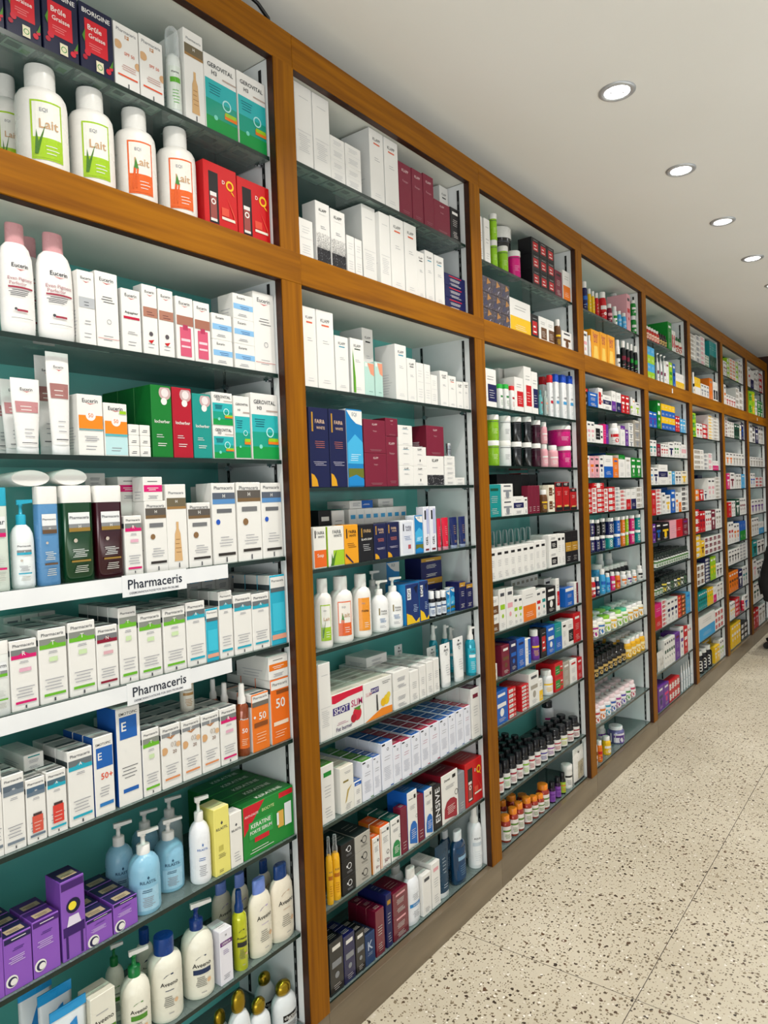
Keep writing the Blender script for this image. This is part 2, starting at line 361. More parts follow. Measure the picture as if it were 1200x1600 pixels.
# ---------------------------------------------------------------- what is printed on the cartons
TX = '4a4c52'; FT = '9a9ba2'
def euc(*a): return [('t', 'Eucerin', .5, .9, .62, '2b2b36'), ('p', [(.3, .865), (.5, .84), (.72, .865), (.5, .852)], 'r'), ('l', .2, .8, .1, .2, 2, FT)] + list(a)
def ph(letter, grey, band, *a):
    return [('t', 'Pharmaceris', .5, .925, .8, '55575d'), ('r', 0, .79, 1, .87, grey), ('r', 0, .735, 1, .79, band), ('p', [(.3, .79), (.7, .79), (.5, .83)], band),
            ('t', letter, .5, .81, .13, 'w'), ('l', .3, .7, .67, .71, 2, FT), ('l', .14, .86, .19, .36, 4, FT), ('r', .12, .1, .9, .135, band), ('r', .47, .02, .53, .07, TX)] + list(a)
def klp(col, *a): return [('t', 'KLAPP', .5, .87, .52, '25252a', .09), ('r', .28, .8, .72, .82, col), ('l', .3, .7, .58, .64, 2, FT), ('l', .25, .75, .08, .14, 2, 'c9c9cc')] + list(a)
def klb(*a): return [('t', 'KLAPP', .5, .86, .5, 'ddc3c3', .06), ('t', 'Repagen', .5, .66, .5, 'b98a90', .05), ('l', .2, .8, .07, .13, 2, 'a06a72')] + list(a)
def ger(*a):
    return [('r', 0, 0, 1, .68, '17a07c'), ('r', 0, .2, 1, .42, '119f86'), ('r', 0, .42, 1, .68, '2ab3b6'), ('r', 0, 0, 1, .2, '0d9a45'), ('t', 'GEROVITAL', .5, .87, .8, '3a3d42', .1), ('t', 'H3', .3, .78, .16, '3a3d42', .08),
            ('r', .55, .735, 1, .755, 'b9a59a'), ('l', .1, .5, .5, .64, 4, '0d4a66'), ('o', .66, .42, .14, 'b9f0ee'), ('c', .3, .2, .06, '7fdcc8'), ('r', .58, .24, .97, .31, 'o'), ('r', .6, .28, .95, .33, 'l')] + list(a)
def loc(tx='white'): return [('c', .68, .9, .3, 'e8e0e0'), ('o', .68, .9, .3, 'c9a9a9', .6), ('c', .62, .78, .15, 'w'), ('t', 'locherber', .5, .5, .75, 'w'), ('l', .15, .7, .16, .22, 2, 'w'), ('l', .15, .6, .28, .34, 2, 'dddddd')]
def fw(*a): return [('r', .12, .7, .2, .94, 'z'), ('t', 'FAIR&', .55, .83, .5, 'd9b89a', .07), ('t', 'WHITE', .58, .75, .44, 'd9b89a', .05), ('l', .2, .8, .5, .6, 4, 'c06a62'), ('l', .15, .85, .28, .34, 3, 'b9b4c8')] + list(a)
def dn(acc): return [('r', 0, .0, .0, 1, acc), ('t', 'Dermat', .35, .87, .4, 'k', .05), ('r', .66, .85, .86, .92, 'k'), ('l', .2, .8, .68, .76, 3, FT), ('p', [(.12, .1), (.88, .02), (.9, .36), (.72, .44), (.5, .46), (.28, .42), (.14, .3)], acc), ('l', .25, .8, .16, .34, 5, 'w'), ('o', .88, .52, .1, 'k', .8), ('l', .1, .9, .02, .05, 1, 'h')]
def ave(*a): return [('t', 'Aveeno', .5, .66, .8, '2a2a2a'), ('l', .2, .8, .76, .8, 1, FT)] + list(a)
def pur(top, *a): return [('r', 0, .88, 1, 1, top), ('l', .2, .8, .92, .96, 1, 'w'), ('l', .3, .75, .72, .78, 2, '4a2a80'), ('l', .15, .85, .5, .64, 4, 'd8c0ec'), ('c', .24, .2, .22, 'w'), ('c', .26, .19, .17, '2a2450'), ('c', .3, .18, .12, 'w')] + list(a)
D = {  # name: (base, top, side, front marks, look)
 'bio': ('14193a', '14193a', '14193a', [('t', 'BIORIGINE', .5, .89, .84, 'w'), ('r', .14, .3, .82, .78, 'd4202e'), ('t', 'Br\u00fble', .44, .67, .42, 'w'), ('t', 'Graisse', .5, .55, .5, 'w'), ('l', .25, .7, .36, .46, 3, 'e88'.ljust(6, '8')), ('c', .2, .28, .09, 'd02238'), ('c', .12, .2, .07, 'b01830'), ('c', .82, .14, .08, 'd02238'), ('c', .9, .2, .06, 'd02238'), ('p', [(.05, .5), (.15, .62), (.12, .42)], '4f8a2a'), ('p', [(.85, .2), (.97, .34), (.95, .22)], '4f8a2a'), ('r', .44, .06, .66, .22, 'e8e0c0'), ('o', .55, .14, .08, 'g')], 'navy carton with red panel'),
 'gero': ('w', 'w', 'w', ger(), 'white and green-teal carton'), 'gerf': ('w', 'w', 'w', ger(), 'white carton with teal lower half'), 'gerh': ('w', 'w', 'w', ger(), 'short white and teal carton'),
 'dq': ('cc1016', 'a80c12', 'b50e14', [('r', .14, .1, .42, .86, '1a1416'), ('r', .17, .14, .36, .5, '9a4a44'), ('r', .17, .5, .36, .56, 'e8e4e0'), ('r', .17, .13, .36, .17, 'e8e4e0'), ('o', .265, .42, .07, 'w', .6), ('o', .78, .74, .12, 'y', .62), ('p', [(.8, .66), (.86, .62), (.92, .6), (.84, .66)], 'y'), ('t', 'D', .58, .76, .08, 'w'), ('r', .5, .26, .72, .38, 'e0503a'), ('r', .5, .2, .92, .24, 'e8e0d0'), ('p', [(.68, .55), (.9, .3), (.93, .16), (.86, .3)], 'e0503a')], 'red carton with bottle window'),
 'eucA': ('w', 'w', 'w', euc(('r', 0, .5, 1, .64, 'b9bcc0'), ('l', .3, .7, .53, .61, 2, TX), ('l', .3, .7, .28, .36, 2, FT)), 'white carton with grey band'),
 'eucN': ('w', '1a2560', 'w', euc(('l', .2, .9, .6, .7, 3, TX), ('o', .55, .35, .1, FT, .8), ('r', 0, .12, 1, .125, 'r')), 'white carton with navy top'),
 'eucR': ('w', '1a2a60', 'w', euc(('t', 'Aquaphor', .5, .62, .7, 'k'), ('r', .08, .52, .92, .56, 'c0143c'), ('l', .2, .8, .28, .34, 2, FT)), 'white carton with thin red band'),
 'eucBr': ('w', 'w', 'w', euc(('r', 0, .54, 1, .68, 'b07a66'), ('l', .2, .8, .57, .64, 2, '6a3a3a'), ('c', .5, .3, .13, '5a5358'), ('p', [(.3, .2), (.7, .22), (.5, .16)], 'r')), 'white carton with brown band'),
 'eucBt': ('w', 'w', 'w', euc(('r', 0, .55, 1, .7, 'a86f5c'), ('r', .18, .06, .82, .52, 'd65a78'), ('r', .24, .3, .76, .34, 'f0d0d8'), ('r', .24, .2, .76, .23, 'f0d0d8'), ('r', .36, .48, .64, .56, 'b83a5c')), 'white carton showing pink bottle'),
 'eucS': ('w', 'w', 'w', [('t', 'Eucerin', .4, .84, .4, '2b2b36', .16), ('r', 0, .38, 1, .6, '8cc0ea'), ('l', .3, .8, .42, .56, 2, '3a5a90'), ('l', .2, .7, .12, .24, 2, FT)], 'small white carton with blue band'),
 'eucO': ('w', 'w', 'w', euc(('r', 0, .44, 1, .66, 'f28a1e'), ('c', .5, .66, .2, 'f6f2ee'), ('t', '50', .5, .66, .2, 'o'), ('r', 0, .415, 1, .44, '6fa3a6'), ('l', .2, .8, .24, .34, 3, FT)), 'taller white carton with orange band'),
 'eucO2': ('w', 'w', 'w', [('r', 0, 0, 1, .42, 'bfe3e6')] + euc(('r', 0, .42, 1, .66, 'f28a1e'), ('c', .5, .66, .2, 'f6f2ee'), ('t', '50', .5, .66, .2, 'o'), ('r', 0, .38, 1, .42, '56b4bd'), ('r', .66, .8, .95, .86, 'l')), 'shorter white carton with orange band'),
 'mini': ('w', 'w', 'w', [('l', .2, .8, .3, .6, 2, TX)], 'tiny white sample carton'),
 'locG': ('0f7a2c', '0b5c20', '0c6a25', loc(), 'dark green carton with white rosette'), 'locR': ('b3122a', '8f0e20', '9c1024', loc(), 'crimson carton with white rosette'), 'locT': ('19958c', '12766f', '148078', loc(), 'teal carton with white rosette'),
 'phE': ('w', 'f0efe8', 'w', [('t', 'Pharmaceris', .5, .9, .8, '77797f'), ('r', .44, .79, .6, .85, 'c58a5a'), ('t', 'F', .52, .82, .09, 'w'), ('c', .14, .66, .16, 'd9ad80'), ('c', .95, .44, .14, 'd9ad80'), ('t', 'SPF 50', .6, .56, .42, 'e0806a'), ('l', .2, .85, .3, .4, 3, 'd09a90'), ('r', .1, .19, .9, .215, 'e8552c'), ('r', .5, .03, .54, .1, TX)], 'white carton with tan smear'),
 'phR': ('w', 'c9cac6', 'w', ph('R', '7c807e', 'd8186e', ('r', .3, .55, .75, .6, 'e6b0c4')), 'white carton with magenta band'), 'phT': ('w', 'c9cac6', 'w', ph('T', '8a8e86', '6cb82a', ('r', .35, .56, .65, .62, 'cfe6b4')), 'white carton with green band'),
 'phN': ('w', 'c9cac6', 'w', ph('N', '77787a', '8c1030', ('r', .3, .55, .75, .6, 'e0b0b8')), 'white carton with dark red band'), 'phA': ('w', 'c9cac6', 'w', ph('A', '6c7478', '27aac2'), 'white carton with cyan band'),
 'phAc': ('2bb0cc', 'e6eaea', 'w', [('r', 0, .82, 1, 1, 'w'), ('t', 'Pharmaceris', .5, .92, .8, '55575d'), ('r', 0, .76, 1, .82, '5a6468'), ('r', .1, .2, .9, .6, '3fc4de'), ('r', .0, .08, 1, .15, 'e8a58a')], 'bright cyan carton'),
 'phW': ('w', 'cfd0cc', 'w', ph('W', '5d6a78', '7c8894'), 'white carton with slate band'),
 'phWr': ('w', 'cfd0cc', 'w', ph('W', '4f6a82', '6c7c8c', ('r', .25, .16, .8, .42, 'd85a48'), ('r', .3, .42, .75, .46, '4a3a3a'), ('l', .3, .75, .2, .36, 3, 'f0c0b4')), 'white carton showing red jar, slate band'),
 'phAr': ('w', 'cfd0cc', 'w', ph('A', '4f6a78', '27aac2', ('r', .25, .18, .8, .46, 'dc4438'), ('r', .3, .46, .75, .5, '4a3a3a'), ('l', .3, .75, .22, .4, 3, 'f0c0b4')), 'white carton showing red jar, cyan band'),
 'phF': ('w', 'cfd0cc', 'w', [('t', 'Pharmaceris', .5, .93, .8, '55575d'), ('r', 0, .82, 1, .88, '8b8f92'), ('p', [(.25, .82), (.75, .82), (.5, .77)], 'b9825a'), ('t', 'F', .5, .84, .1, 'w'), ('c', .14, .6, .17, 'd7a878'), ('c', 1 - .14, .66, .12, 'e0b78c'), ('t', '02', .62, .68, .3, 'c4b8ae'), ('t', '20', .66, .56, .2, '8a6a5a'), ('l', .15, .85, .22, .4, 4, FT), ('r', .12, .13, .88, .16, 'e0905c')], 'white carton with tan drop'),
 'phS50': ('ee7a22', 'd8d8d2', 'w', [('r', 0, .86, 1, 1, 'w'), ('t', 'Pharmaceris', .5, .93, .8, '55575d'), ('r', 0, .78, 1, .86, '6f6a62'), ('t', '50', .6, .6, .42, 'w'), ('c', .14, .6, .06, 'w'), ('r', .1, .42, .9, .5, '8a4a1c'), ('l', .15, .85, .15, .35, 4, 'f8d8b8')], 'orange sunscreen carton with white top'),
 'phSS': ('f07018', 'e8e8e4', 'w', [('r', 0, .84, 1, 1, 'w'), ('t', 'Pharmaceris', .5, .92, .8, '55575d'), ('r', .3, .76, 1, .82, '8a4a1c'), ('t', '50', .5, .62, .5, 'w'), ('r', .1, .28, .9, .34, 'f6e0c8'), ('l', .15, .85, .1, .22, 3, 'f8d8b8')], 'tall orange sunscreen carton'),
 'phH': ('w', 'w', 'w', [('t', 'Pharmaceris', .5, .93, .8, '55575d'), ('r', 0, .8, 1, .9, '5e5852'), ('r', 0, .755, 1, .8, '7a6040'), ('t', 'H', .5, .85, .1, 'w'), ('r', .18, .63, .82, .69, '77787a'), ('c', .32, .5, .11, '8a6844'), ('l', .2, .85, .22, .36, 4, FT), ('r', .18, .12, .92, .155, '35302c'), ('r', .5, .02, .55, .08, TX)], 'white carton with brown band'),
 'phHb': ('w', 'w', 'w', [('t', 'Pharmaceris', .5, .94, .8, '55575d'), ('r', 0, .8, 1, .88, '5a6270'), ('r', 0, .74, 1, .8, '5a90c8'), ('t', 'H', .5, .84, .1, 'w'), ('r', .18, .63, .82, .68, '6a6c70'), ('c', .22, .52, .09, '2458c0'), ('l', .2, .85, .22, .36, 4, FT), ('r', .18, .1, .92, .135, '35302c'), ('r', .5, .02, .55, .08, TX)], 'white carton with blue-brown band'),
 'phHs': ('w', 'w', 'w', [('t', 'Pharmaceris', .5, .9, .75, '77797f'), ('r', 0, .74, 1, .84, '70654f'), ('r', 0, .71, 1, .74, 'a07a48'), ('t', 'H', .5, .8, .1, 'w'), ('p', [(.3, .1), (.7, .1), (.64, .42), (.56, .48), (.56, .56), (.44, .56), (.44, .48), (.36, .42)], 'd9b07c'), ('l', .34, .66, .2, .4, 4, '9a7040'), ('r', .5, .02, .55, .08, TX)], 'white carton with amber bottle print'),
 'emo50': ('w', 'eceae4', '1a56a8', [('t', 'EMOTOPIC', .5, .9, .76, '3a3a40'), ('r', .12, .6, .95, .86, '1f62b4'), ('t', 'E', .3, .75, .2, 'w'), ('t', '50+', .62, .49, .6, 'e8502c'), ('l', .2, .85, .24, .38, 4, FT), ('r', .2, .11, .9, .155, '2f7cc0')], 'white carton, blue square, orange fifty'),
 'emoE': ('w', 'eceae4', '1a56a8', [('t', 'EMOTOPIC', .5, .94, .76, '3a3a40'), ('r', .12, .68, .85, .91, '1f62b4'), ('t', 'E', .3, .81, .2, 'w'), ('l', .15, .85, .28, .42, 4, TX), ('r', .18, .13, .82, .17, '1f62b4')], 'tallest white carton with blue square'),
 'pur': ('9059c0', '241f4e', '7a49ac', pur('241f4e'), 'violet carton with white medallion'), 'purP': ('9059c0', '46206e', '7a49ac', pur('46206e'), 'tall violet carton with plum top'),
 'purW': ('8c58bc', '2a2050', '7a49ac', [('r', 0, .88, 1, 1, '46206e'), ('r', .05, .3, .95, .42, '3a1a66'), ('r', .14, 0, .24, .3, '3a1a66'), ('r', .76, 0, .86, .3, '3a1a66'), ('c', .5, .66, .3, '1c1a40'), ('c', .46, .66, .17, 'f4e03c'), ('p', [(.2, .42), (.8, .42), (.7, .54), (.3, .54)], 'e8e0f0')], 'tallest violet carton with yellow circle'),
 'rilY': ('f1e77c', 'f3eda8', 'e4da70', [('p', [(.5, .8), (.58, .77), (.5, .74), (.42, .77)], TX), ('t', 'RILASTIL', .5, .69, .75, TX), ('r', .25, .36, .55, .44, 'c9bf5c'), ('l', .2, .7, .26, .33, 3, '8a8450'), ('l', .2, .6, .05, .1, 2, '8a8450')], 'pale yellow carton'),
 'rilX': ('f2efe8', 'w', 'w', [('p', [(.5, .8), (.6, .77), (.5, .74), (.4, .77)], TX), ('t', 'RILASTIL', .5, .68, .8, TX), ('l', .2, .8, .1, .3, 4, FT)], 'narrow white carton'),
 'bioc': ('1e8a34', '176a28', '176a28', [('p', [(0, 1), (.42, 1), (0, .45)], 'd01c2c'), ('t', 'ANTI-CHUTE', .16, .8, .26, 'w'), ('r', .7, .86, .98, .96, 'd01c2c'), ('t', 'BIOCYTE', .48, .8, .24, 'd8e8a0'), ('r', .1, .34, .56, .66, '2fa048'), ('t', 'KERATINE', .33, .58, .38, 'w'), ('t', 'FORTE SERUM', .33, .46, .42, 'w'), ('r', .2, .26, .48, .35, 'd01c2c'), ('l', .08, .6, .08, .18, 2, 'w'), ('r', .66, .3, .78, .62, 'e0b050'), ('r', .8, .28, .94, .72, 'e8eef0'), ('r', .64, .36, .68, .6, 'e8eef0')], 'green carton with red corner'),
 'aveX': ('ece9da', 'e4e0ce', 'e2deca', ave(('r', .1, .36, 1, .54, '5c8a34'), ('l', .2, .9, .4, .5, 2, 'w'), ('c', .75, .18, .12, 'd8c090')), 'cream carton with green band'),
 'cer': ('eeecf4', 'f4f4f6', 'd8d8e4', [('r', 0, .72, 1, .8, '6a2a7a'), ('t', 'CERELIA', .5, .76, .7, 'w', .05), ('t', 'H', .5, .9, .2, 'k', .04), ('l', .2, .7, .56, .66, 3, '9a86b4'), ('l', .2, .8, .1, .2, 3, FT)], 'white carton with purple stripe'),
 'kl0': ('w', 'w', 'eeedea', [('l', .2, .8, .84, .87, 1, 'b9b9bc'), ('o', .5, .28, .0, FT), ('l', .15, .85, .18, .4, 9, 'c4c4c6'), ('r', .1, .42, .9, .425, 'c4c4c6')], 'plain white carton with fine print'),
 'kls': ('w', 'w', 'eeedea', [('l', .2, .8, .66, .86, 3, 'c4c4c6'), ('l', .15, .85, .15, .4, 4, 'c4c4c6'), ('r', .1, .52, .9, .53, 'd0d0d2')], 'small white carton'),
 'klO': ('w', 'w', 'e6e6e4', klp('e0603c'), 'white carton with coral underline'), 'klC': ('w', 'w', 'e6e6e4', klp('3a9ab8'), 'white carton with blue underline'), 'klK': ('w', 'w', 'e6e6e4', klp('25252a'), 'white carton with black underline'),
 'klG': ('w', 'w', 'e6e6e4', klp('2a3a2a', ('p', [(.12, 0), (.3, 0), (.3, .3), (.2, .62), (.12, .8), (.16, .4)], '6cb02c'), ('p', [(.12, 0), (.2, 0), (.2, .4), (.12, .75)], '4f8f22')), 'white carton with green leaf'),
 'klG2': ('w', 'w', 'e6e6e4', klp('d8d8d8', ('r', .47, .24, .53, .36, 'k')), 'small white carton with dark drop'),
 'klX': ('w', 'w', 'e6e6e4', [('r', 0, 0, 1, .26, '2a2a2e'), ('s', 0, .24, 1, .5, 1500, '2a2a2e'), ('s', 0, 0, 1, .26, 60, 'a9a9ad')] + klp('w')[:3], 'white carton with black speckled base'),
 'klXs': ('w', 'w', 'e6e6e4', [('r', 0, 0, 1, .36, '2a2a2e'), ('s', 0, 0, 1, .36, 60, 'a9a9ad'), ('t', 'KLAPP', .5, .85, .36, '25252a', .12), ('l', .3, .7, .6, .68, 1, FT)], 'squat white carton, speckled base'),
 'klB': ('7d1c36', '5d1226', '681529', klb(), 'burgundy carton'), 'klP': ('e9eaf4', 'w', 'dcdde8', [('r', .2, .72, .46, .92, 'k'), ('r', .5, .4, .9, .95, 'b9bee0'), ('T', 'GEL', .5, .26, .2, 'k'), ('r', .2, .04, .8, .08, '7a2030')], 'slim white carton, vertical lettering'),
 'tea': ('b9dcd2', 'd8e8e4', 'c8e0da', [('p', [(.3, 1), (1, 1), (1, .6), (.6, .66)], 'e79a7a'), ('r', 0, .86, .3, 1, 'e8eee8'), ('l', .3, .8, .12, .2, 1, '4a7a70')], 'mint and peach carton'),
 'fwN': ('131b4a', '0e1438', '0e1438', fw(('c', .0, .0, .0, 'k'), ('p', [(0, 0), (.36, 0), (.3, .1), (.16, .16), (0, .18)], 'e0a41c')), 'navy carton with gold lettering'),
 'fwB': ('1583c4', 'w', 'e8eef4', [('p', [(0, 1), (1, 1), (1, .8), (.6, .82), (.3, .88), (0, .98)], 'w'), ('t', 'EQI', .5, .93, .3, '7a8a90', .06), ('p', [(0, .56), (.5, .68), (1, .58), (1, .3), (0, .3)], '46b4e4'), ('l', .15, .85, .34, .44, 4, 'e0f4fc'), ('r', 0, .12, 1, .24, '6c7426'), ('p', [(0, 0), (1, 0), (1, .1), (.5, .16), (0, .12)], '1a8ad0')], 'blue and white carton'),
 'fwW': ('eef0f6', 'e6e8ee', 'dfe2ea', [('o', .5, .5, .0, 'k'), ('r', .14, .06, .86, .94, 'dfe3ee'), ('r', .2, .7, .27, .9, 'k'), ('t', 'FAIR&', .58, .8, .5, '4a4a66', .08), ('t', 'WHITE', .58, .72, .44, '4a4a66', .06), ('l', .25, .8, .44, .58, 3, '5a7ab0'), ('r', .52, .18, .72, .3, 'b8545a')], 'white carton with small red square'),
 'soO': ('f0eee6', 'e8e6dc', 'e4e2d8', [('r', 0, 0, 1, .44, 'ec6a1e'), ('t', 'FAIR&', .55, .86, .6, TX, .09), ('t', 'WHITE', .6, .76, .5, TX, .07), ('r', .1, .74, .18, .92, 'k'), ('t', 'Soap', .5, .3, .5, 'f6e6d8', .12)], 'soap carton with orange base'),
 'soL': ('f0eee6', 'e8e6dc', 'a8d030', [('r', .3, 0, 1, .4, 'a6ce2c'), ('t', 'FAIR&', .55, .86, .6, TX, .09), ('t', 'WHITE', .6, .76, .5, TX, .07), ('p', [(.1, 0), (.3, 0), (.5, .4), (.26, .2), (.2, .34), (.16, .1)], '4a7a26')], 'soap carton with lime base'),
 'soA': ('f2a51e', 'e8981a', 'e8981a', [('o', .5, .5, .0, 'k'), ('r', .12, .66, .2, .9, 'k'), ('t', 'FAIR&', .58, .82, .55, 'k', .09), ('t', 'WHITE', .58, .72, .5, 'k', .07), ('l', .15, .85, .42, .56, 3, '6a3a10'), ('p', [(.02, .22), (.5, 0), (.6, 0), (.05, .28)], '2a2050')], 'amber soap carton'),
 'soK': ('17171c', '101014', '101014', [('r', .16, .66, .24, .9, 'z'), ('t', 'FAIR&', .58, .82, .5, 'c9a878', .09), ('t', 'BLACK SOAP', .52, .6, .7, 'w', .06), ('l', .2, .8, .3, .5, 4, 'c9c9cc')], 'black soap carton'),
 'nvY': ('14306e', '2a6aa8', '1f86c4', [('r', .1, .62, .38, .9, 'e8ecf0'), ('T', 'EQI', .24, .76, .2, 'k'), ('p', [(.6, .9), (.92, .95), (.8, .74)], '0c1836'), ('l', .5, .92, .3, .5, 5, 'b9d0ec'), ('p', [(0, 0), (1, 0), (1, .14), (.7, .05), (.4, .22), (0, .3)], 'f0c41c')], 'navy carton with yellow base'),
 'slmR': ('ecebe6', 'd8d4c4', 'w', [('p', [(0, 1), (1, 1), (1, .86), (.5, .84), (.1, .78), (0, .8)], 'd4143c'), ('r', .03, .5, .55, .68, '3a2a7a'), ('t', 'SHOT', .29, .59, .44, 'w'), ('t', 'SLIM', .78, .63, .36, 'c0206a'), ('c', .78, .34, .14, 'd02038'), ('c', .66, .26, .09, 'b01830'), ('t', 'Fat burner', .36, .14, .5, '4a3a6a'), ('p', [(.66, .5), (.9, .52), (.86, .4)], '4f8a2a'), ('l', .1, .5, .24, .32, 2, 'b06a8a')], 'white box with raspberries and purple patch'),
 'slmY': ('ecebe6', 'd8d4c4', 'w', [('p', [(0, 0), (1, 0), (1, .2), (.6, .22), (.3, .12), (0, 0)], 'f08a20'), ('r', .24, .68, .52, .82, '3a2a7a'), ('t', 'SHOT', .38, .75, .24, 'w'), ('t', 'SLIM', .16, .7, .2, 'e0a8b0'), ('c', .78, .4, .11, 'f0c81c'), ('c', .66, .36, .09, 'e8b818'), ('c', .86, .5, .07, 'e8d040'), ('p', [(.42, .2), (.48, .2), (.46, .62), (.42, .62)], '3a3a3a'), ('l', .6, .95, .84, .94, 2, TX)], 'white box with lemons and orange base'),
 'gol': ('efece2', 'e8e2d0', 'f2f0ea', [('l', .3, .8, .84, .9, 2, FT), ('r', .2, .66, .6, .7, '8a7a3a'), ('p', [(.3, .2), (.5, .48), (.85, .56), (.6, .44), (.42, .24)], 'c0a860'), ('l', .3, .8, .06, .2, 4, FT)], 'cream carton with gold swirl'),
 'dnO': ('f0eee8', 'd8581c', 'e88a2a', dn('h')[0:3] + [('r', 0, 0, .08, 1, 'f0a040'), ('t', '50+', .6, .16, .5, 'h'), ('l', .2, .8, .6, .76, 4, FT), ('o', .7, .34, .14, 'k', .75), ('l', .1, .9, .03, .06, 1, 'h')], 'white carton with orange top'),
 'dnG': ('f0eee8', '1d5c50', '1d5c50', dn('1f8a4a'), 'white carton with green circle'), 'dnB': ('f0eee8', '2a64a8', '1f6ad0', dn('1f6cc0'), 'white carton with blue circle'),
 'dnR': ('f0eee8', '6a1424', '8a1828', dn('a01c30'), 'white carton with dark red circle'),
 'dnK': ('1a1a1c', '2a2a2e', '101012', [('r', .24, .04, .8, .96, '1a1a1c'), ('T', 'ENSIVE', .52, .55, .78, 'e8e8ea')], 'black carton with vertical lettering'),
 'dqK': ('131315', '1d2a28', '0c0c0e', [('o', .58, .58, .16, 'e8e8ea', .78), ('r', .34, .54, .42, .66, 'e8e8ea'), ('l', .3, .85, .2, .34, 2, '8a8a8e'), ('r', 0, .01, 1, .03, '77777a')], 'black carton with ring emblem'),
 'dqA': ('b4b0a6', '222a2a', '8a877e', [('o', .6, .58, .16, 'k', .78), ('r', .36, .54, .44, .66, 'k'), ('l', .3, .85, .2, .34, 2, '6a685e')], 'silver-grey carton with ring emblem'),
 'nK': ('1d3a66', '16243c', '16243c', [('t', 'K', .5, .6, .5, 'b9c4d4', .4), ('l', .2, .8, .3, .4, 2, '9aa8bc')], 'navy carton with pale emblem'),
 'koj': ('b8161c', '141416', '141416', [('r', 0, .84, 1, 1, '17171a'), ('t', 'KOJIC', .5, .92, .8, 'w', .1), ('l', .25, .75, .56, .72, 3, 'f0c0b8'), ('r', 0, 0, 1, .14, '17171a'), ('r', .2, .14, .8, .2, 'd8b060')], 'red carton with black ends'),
 'yor': ('f0a41c', 'e8980f', 'e8980f', [('t', 'Super', .5, .84, .6, 'b03050'), ('t', 'D3', .5, .7, .4, 'b03050'), ('p', [(.2, .1), (.8, .1), (.7, .5), (.3, .5)], 'f8d060'), ('r', .0, 0, 1, .06, 'w')], 'bright orange-yellow carton'),
}
PAT = ['plain', 'patched', 'half', 'topped', 'printed', 'banded', 'panelled', 'split', 'striped', 'flecked']
def generic(n):
    a, b, k = n[0], n[1], int(n[2]); A, B = WORD[a], WORD[b]; pale = a in 'wcfxpqv'
    ln = FT if pale else 'd8d4d0'
    if k == 0: e = [('l', .25, .75, .6, .8, 3, b), ('l', .2, .8, .1, .3, 3, ln)]; lk = '%s carton' % A if a == b else '%s carton with %s print' % (A, B)
    elif k == 1: e = [('r', 0, .38, 1, .66, b), ('l', .2, .8, .45, .6, 2, 'w' if b not in 'wc' else 'k'), ('l', .2, .8, .8, .88, 1, TX), ('l', .2, .8, .1, .26, 3, ln)]; lk = '%s carton with broad %s band' % (A, B)
    elif k == 2: e = [('r', 0, 0, 1, .5, b), ('l', .2, .8, .72, .88, 2, TX if pale else 'w'), ('l', .2, .8, .15, .32, 3, 'w')]; lk = '%s carton with %s lower half' % (A, B)
    elif k == 3: e = [('r', 0, .82, 1, 1, b), ('l', .2, .8, .86, .94, 1, 'w'), ('l', .2, .8, .5, .7, 3, ln), ('l', .2, .8, .1, .25, 3, ln)]; lk = '%s carton with %s top strip' % (A, B)
    elif k == 4: e = [('r', .2, .8, .8, .88, b), ('l', .2, .8, .45, .68, 4, ln), ('l', .2, .8, .1, .3, 4, ln)]; lk = '%s carton with %s title' % (A, B) if a != b else 'plain %s carton' % A
    elif k == 5: e = [('r', .2, .82, .8, .9, TX if pale else 'w'), ('r', .15, .5, .85, .62, b), ('c', .5, .34, .16, b), ('l', .2, .8, .08, .2, 3, ln)]; lk = '%s carton with %s dot' % (A, B)
    elif k == 6: e = [('r', .25, .15, 1, .6, b), ('l', .35, .9, .25, .5, 4, 'w' if b != 'w' else TX), ('t', 'X', .5, .8, .0001, b)][:2] + [('l', .2, .8, .72, .86, 2, TX if pale else 'w')]; lk = '%s carton with %s panel' % (A, B)
    elif k == 7: e = [('r', .5, 0, 1, 1, b), ('l', .1, .45, .3, .8, 4, ln), ('l', .55, .95, .4, .6, 2, 'w')]; lk = '%s and %s split carton' % (A, B)
    elif k == 8: e = [('r', .08, .2, .62, .8, b), ('l', .12, .58, .35, .7, 2, 'w' if b not in 'w' else TX), ('r', .7, .3, .92, .42, b), ('r', .7, .6, .9, .68, TX if pale else 'w')]; lk = 'flat %s carton with %s lettering' % (A, B)
    else: e = [('s', 0, 0, 1, 1, 60, b)]; lk = '%s carton flecked %s' % (A, B)
    top = a
    if n in ('qg4', 'qb4', 'qr4', 'wb3', 'wg4', 'wh4') : top = {'g': '4f8a3a', 'b': '1f5aa8', 'r': 'a82848', 'h': '5a1030'}[b]; lk = 'white carton with %s top' % {'g': 'green', 'b': 'blue', 'r': 'crimson', 'h': 'dark red'}[b]
    base = {'q': 'eceef8'}.get(a, a) if n in ('qg4', 'qb4', 'qr4') else a
    if n in ('qg4', 'qb4', 'qr4'): e = [('o', .55, .84, .09, TX, .6), ('l', .2, .8, .62, .74, 2, 'c07a90' if b == 'r' else FT), ('l', .15, .85, .2, .5, 8, 'b9bccb'), ('r', .0, .94, .3, 1, 'k'), ('r', .7, .01, 1, .05, top)]
    if n[:2] == 'ek': e = [('s', 0, 0, 1, 1, 50, 'd8d0e8'), ('p', [(.1, .1), (.6, .3), (.4, .7)], '2a2f60'), ('p', [(.5, .5), (.95, .7), (.6, .95)], 'b9803c'), ('p', [(.6, .05), (.9, .4), (.7, .3)], 'a9a4b4')]; base = '3f3444'; top = '3f3444'; lk = 'film-wrapped dark pack'
